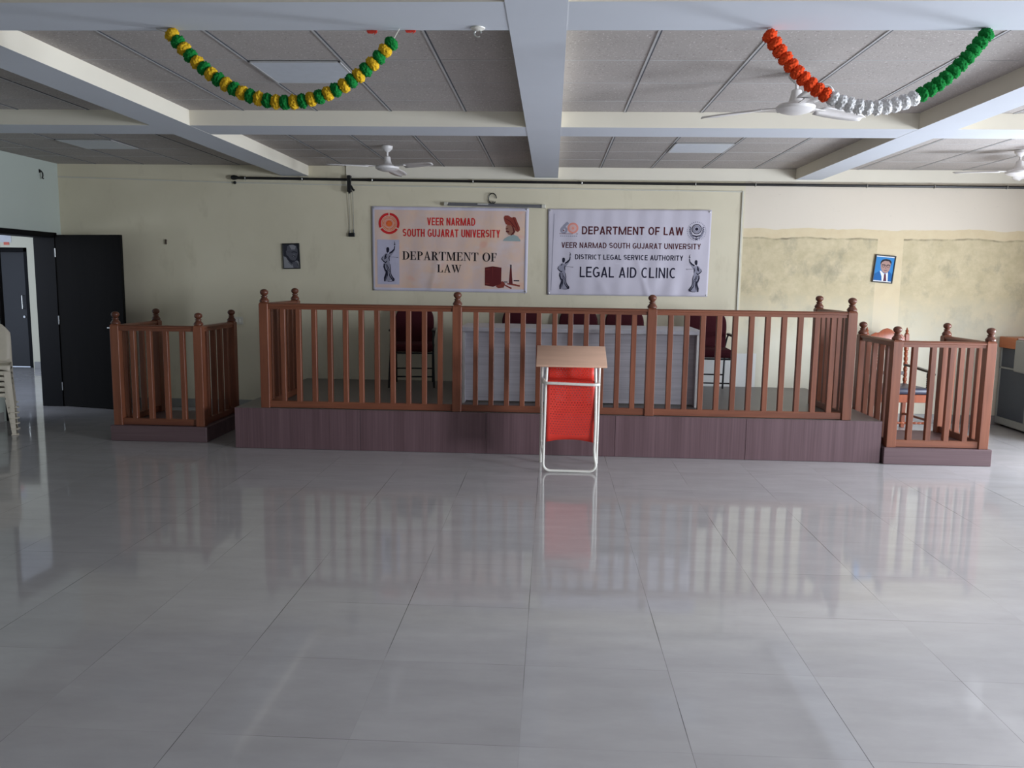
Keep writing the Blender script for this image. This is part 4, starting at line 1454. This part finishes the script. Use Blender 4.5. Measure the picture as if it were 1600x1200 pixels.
cloth('cloth', M_banner2, 1.88, .997, fold2, B2, 100, 46, lambda u, v: ((u - .5) * (1.868 + .022 * v) , (v - .5) * .997 + .004 * (u - .5)))
P2 = Print(B2, fold2, lambda x, y: ((x - 786) / 1392 * 1.882, -((y - 468) / 745 * .997) - (x - 786) / 1392 * .004 + .001))
P2.text('DEPARTMENT OF LAW', 382, 243, 1250, 314, 'maroon_lettering', I_maroon, .165)
P2.text('VEER NARMAD SOUTH GUJARAT UNIVERSITY', 208, 382, 1403, 433, 'maroon_lettering', I_maroon, .155)
P2.text('DISTRICT LEGAL SERVICE AUTHORITY', 328, 485, 1257, 531, 'dark_lettering', I_navy, .165)
P2.text('LEGAL AID CLINIC', 372, 592, 1202, 685, 'dark_lettering', I_navy, .135)
statue(P2, 228, 540, .60, False, 'standing_figure')
statue(P2, 1370, 545, .60, True, 'standing_figure')
o = MB()      # the sixty mark
P2.stroke(o, [(262, 215), (230, 245), (206, 280)], [22, 22, 20], 0)
P2.ring(o, 226, 280, 14, 31, 0, 2 * PI, 0, 28)
P2.ring(o, 224, 283, .5, 7, 0, 2 * PI, 2, 12)
P2.ring(o, 304, 262, 30, 47, 0, 2 * PI, 1, 32)
P2.ring(o, 304, 262, .5, 26, 0, 2 * PI, 3, 28)
P2.ring(o, 304, 264, .5, 11, 0, 2 * PI, 1, 16)
P2.stroke(o, [(188, 311), (348, 311)], 4, 2)
for k in range(9):
    P2.stroke(o, [(194 + k * 17, 331), (206 + k * 17, 331)], 7, 0)
P2.out(o, 'sixty_emblem', [I_mid, I_peach, I_brown, ink('ink_pale_peach', 222, 178, 172)], 2)
o = MB()      # round crest inside a wreath
P2.ring(o, 1362, 257, 36, 43, 0, 2 * PI, 0, 32)
P2.ring(o, 1362, 257, 18, 33, 0, 2 * PI, 1, 28)
P2.ring(o, 1362, 257, .5, 14, 0, 2 * PI, 0, 18)
for sx in (-1, 1):
    P2.stroke(o, [(1362 + sx * 52, 235), (1362 + sx * 58, 275), (1362 + sx * 40, 318), (1362 + sx * 12, 340)], [5, 18, 20, 8], 1)
    for k in range(5):
        yy = 245 + k * 17
        xx = 57 - .012 * (k * 17 - 10) ** 2 * .6
        P2.stroke(o, [(1362 + sx * (xx - 10), yy + 6), (1362 + sx * (xx + 7), yy - 6)], 5, 0)
P2.stroke(o, [(1328, 310), (1362, 322), (1396, 310)], [6, 16, 6], 0)
P2.stroke(o, [(1330, 334), (1362, 343), (1394, 334)], [5, 13, 5], 0)
for k in range(30):
    a = 2 * PI * k / 30
    if .7 < (a % PI) < .75:
        continue
    P2.ring(o, 1362, 275, 74, 82, a, a + .10, 1, 2)
P2.out(o, 'crest_emblem', [I_navy, I_mid], 2)
o = MB()
P2.stroke(o, [(140, 140), (132, 480), (124, 805)], 4)
P2.out(o, 'hem_line', I_mid, 2)
for sx in (-1, 1):
    for sz in (-1, 1):
        MB().lathe([(.009, 0), (.009, .004), (.004, .006)], 10, 0, Matrix.Translation((sx * .92, -.018, sz * .478)) @ Matrix.Rotation(PI / 2, 4, 'X')).build('eyelet', M_chrome, B2)


# --- two framed portraits
def frame(name, label, loc, w, h, tilt, lean):
    t = thing(name, label, 'picture', loc)
    t.rotation_euler = (lean, tilt, 0)
    b = .011
    f = MB()
    for a in ((-w / 2, w / 2, h / 2 - b, h / 2), (-w / 2, w / 2, -h / 2, -h / 2 + b), (-w / 2, -w / 2 + b, -h / 2 + b, h / 2 - b), (w / 2 - b, w / 2, -h / 2 + b, h / 2 - b)):
        f.box(a[0], a[1], -.018, 0, a[2], a[3], 0, .002)
    f.build('frame', M_black, t)
    MB().box(-w / 2 + .004, w / 2 - .004, -.008, -.002, -h / 2 + .004, h / 2 - .004).build('backing', M_black, t)
    return t


flat = lambda x, z: -.0082
pA = frame('framed_portrait', 'small black and white portrait of a bald man, left of the banners', (-3.113, Y - .003, 1.849), .208, .302, math.radians(-1.8), 0)
PA = Print(pA, flat, lambda x, y: ((x - 505) / 500 * .186, -(y - 605) / 740 * .280))
o = MB()
PA.rect(o, 258, 238, 752, 972, 0, 1)
PA.out(o, 'photograph', I_g1, 1)
o = MB()
PA.poly(o, [(258, 600), (340, 640), (370, 700), (430, 780), (520, 860), (620, 770), (680, 740), (752, 790), (752, 972), (258, 972)], 0)      # white shawl
PA.poly(o, [(375, 400), (390, 300), (470, 250), (590, 245), (680, 290), (720, 400), (725, 520), (690, 640), (640, 730), (560, 770), (470, 740), (400, 650), (372, 540)], 1)  # head
PA.poly(o, [(345, 440), (372, 420), (385, 500), (375, 590), (350, 560)], 1)
PA.poly(o, [(520, 800), (640, 770), (700, 880), (700, 972), (560, 972)], 2)
PA.out(o, 'photograph', [I_g3, I_g2, I_g2], 2)
o = MB()
PA.poly(o, [(450, 262), (580, 255), (670, 300), (640, 400), (520, 400)], 1)
PA.stroke(o, [(520, 485), (600, 470), (700, 495)], [26, 34, 26])
PA.stroke(o, [(380, 470), (520, 482)], 10)
PA.stroke(o, [(520, 610), (590, 600), (650, 635)], [20, 34, 18])
PA.stroke(o, [(390, 600), (450, 720), (530, 760), (600, 745)], [24, 50, 40, 16])
PA.stroke(o, [(660, 770), (700, 860), (728, 965)], [12, 20, 16])
PA.stroke(o, [(400, 780), (520, 890)], [14, 20])
PA.out(o, 'photograph', [I_g1, I_g3], 3)
o = MB()
PA.stroke(o, [(555, 607), (600, 610)], 12)
PA.stroke(o, [(590, 540), (605, 570)], [14, 20])
PA.out(o, 'photograph', I_g3, 4)

pB = frame('framed_portrait', 'small blue portrait of a man in suit and glasses, tilted, right of the banners', (3.820, Y - .005, 1.788), .232, .318, math.radians(4.6), 0)
PB = Print(pB, flat, lambda x, y: ((x - 605) / 395 * .208, -(y - 608) / 590 * .294))
o = MB()
PB.rect(o, 410, 315, 800, 900, 0, 1)
PB.out(o, 'photograph', I_blue, 1)
o = MB()
PB.rect(o, 410, 315, 800, 336, 1, 1)
PB.rect(o, 410, 880, 800, 900, 1, 1)
PB.poly(o, [(410, 735), (500, 670), (560, 645), (700, 640), (780, 700), (800, 740), (800, 880), (410, 880)], 0)
PB.poly(o, [(545, 650), (600, 700), (640, 715), (680, 690), (690, 660), (705, 720), (720, 880), (590, 880), (575, 780), (520, 660)], 1)
PB.poly(o, [(520, 480), (535, 430), (600, 415), (680, 420), (725, 450), (735, 540), (725, 620), (690, 680), (640, 700), (590, 680), (545, 620), (525, 560)], 2)
PB.poly(o, [(515, 520), (510, 450), (545, 395), (620, 375), (700, 385), (745, 430), (745, 520), (728, 470), (690, 425), (600, 420), (545, 450)], 3)
PB.out(o, 'photograph', [I_blue2, I_white, I_face, I_hair], 2)
o = MB()
PB.stroke(o, [(640, 715), (650, 800), (655, 880)], [40, 50, 70], 0)
for cx in (585, 685):
    PB.ring(o, cx, 530, 30, 38, 0, 2 * PI, 1, 20)
PB.stroke(o, [(545, 515), (620, 520)], 14, 1)
PB.stroke(o, [(650, 520), (728, 515)], 14, 1)
PB.stroke(o, [(620, 522), (650, 522)], 8, 1)
PB.stroke(o, [(600, 632), (640, 640), (675, 632)], [6, 14, 6], 0)
PB.stroke(o, [(640, 540), (632, 590), (655, 600)], [5, 8, 5], 0)
PB.out(o, 'photograph', [ink('ink_tie', 92, 44, 66), I_hair], 3)


# ------------------------------------------------------------------ garlands on the cross beam
def pom_mesh(name, mat, r, seed):
    rr = random.Random(seed)
    bm = bmesh.new()
    bmesh.ops.create_icosphere(bm, subdivisions=4, radius=1.0)
    for v in bm.verts:
        n = v.co.normalized()
        k = 1 + rr.uniform(-.16, .13) + .08 * math.sin(9 * n.x + seed) * math.sin(8 * n.y) * math.sin(10 * n.z)
        v.co = Vector((n.x * r * k, n.y * r * k, n.z * r * k * .80))
    me = bpy.data.meshes.new(name)
    bm.to_mesh(me)
    bm.free()
    me.materials.append(mat)
    return me


def catenary(xa, za, xb, zb, zmin, n):
    """n points evenly spaced along a hanging chain"""
    best = None
    lo, hi = .02, 5.0
    for _ in range(60):
        a = (lo + hi) / 2
        # find x0 for this a so both ends fit
        l0, l1 = xa - 3, xb + 3
        for _ in range(60):
            x0 = (l0 + l1) / 2
            d = a * (math.cosh((xb - x0) / a) - math.cosh((xa - x0) / a)) - (zb - za) if abs(xb - x0) / a < 600 and abs(xa - x0) / a < 600 else (1 if x0 < (xa + xb) / 2 else -1)
            if d > 0:
                l0 = x0
            else:
                l1 = x0
        low = za - a * (math.cosh((xa - x0) / a) - 1)
        if low > zmin:
            hi = a
        else:
            lo = a
    S = [a * math.sinh((x - x0) / a) for x in (xa, xb)]
    out = []
    for i in range(n):
        s = S[0] + (S[1] - S[0]) * i / (n - 1)
        x = x0 + a * math.asinh(s / a)
        out.append((x, za + a * (math.cosh((x - x0) / a) - math.cosh((xa - x0) / a))))
    return out


POM = {c: [pom_mesh('pom_pom', M_pom[c], .0335, i + 10 * k) for i in range(3)] for k, c in enumerate(M_pom)}
GY = 4.018


def garland(label, pts, colours, ends):
    t = thing('pom_pom_garland', label, 'garland', (pts[0][0], GY, ZB))
    L0 = Vector((pts[0][0], 0, ZB))
    cord = [Vector((ends[0][0], 0, ends[0][1]))] + [Vector((x, 0, z)) for x, z in pts] + [Vector((ends[1][0], 0, ends[1][1]))]
    MB().tube([p - L0 + Vector((0, -.02, 0)) for p in cord], .0022, 6).build('cord', M_conduit, t)
    for i, ((x, z), c) in enumerate(zip(pts, colours)):
        a, b = pts[max(i - 1, 0)], pts[min(i + 1, len(pts) - 1)]
        ang = math.atan2(b[1] - a[1], b[0] - a[0])
        o = bpy.data.objects.new('pom_pom', POM[c][i % 3])
        COL.objects.link(o)
        o.parent = t
        o.location = Vector((x, -.02, z)) - L0
        M = Matrix.Rotation(-ang, 4, 'Y') @ Matrix.Rotation(PI / 2, 4, 'Y') @ Matrix.Rotation(i * 1.7, 4, 'Z')
        o.rotation_euler = M.to_euler()
    return t


p = catenary(-1.845, 2.757, -.785, 2.718, 2.447, 30)
garland('yellow and green pom pom garland hanging from the cross beam at left', p, ['yellow', 'green'] * 15, ((-1.92, ZB + .0), (-.745, ZB)))
p = catenary(.985, 2.752, 1.962, 2.756, 2.432, 30)
garland('orange, white and green pom pom garland hanging from the cross beam at right', p, ['orange'] * 10 + ['white'] * 10 + ['green'] * 10, ((.972, ZB), (1.978, ZB)))
for me in {m for l in POM.values() for m in l}:
    me.polygons.foreach_set('use_smooth', [True] * len(me.polygons))

# scraps and a hook left on the beam
M_scrap = plain('red_tinsel_scrap', srgb(216, 62, 44), .8)
s = MB()
for k in range(8):
    s.tube([(-.03 + k * .009, 0, .002), (-.022 + k * .008, -.004, -.012 - .008 * rnd.random()), (-.018 + k * .006, 0, -.012 - .014 * rnd.random())], [.006, .005, .002], 6)
for q in s.v:
    q *= .7
s = s.build('tinsel_scrap', M_scrap, None, (-.885, 4.03, ZB - .001))
tag(s, 'red tinsel scrap stuck on the cross beam left of the garland end', 'tinsel')
s2 = s.copy()
COL.objects.link(s2)
s2.location = (-.70, 4.03, ZB + .003)
tag(s2, 'red tinsel scrap stuck on the cross beam right of the garland end', 'tinsel')
k = thing('beam_hook', 'small steel hook under the cross beam left of the wide beam', 'hook', (-.372, 3.99, ZB + .002))
MB().lathe([(.035, -.001), (.033, -.006), (.014, -.012), (.010, -.014)], 16).build('plate', M_white, k)
MB().tube([(.016 * math.cos(a), 0, -.026 + .016 * math.sin(a)) for a in [2 * PI * i / 14 for i in range(13)]], .004, 8).build('ring', M_chrome, k)


# ------------------------------------------------------------------ fans and flush lights
def fan(label):
    t = thing('ceiling_fan', label, 'ceiling fan', (0, 0, 0), 0, 'ceiling fans')
    # origin at the ceiling
    MB().lathe([(.012, 0), (.055, -.004), (.052, -.03), (.02, -.06), (.012, -.065)], 18).build('canopy', M_fan, t)
    MB().lathe([(.0105, -.05), (.0105, -.125)], 12).build('rod', M_fan, t)
    m = MB().lathe([(.018, -.10), (.030, -.108), (.036, -.145), (.044, -.17), (.05, -.178), (.10, -.190), (.118, -.205), (.116, -.222), (.09, -.236), (.055, -.246), (.02, -.250)], 28)
    m.build('motor', M_fan, t)
    for k in range(3):
        a = k * 2 * PI / 3
        b = MB()
        Mr = Matrix.Rotation(a, 4, 'Z') @ Matrix.Translation((0, 0, -.203))
        N = 10
        vs = []
        for i in range(N + 1):
            u = i / N
            x = .20 + .40 * u
            w = .055 + .018 * math.sin(PI * min(1, u * 1.1)) - (.03 * max(0, u - .85) / .15)
            for s, q in ((-1, .0), (-.5, .006), (0, .008), (.5, .004), (1, -.006)):
                vs.append((x, s * w, q - .010 * s * (1 - u * .6) - .012 * u))
        b.add(vs, [[i * 5 + j, (i + 1) * 5 + j, (i + 1) * 5 + j + 1, i * 5 + j + 1] for i in range(N) for j in range(4)], 0, Mr)
        o = b.build('blade', M_fan, t, smooth=60)
        o.modifiers.new('thickness', 'SOLIDIFY').thickness = .003
        ir = MB().box(.10, .24, -.018, .018, -.004, .002, 0, .001, 1, Mr)
        ir.build('blade_iron', M_fan, o)
    return t


f0 = fan('off white ceiling fan above the peach banner, before the wall')
f0.location = (-1.655, 8.2, ZC)
f0.rotation_euler = (0, 0, math.radians(205))
dup(f0, (1.487, 5.3, ZC), math.radians(150), 'off white ceiling fan partly hidden by the orange, white and green garland')
dup(f0, (4.44, 8.2, ZC), math.radians(178), 'off white ceiling fan at the right edge, above the tan wall')


def flush(x0, x1, y0, y1, label):
    t = thing('flush_light', label, 'ceiling light', ((x0 + x1) / 2, (y0 + y1) / 2, ZC), 0, 'square flush ceiling lights')
    w, d = (x1 - x0) / 2, (y1 - y0) / 2
    MB().box(-w + .012, w - .012, -d + .012, d - .012, -.010, -.0045, 0, .001).build('diffuser', M_panel_light, t)
    f = MB()
    for a in ((-w, w, -d, -d + .014), (-w, w, d - .014, d), (-w, -w + .014, -d, d), (w - .014, w, -d, d)):
        f.box(a[0], a[1], a[2], a[3], -.011, -.0043, 0, .001)
    f.build('frame', M_tbar, t)


flush(-1.862, -1.298, 5.03, 5.57, 'unlit square flush light framed by the yellow and green garland')
flush(1.127, 1.69, 7.91, 8.46, 'unlit square flush light above the lavender banner')
flush(-4.86, -4.30, 7.91, 8.46, 'unlit square flush light in the dim left corner bay')
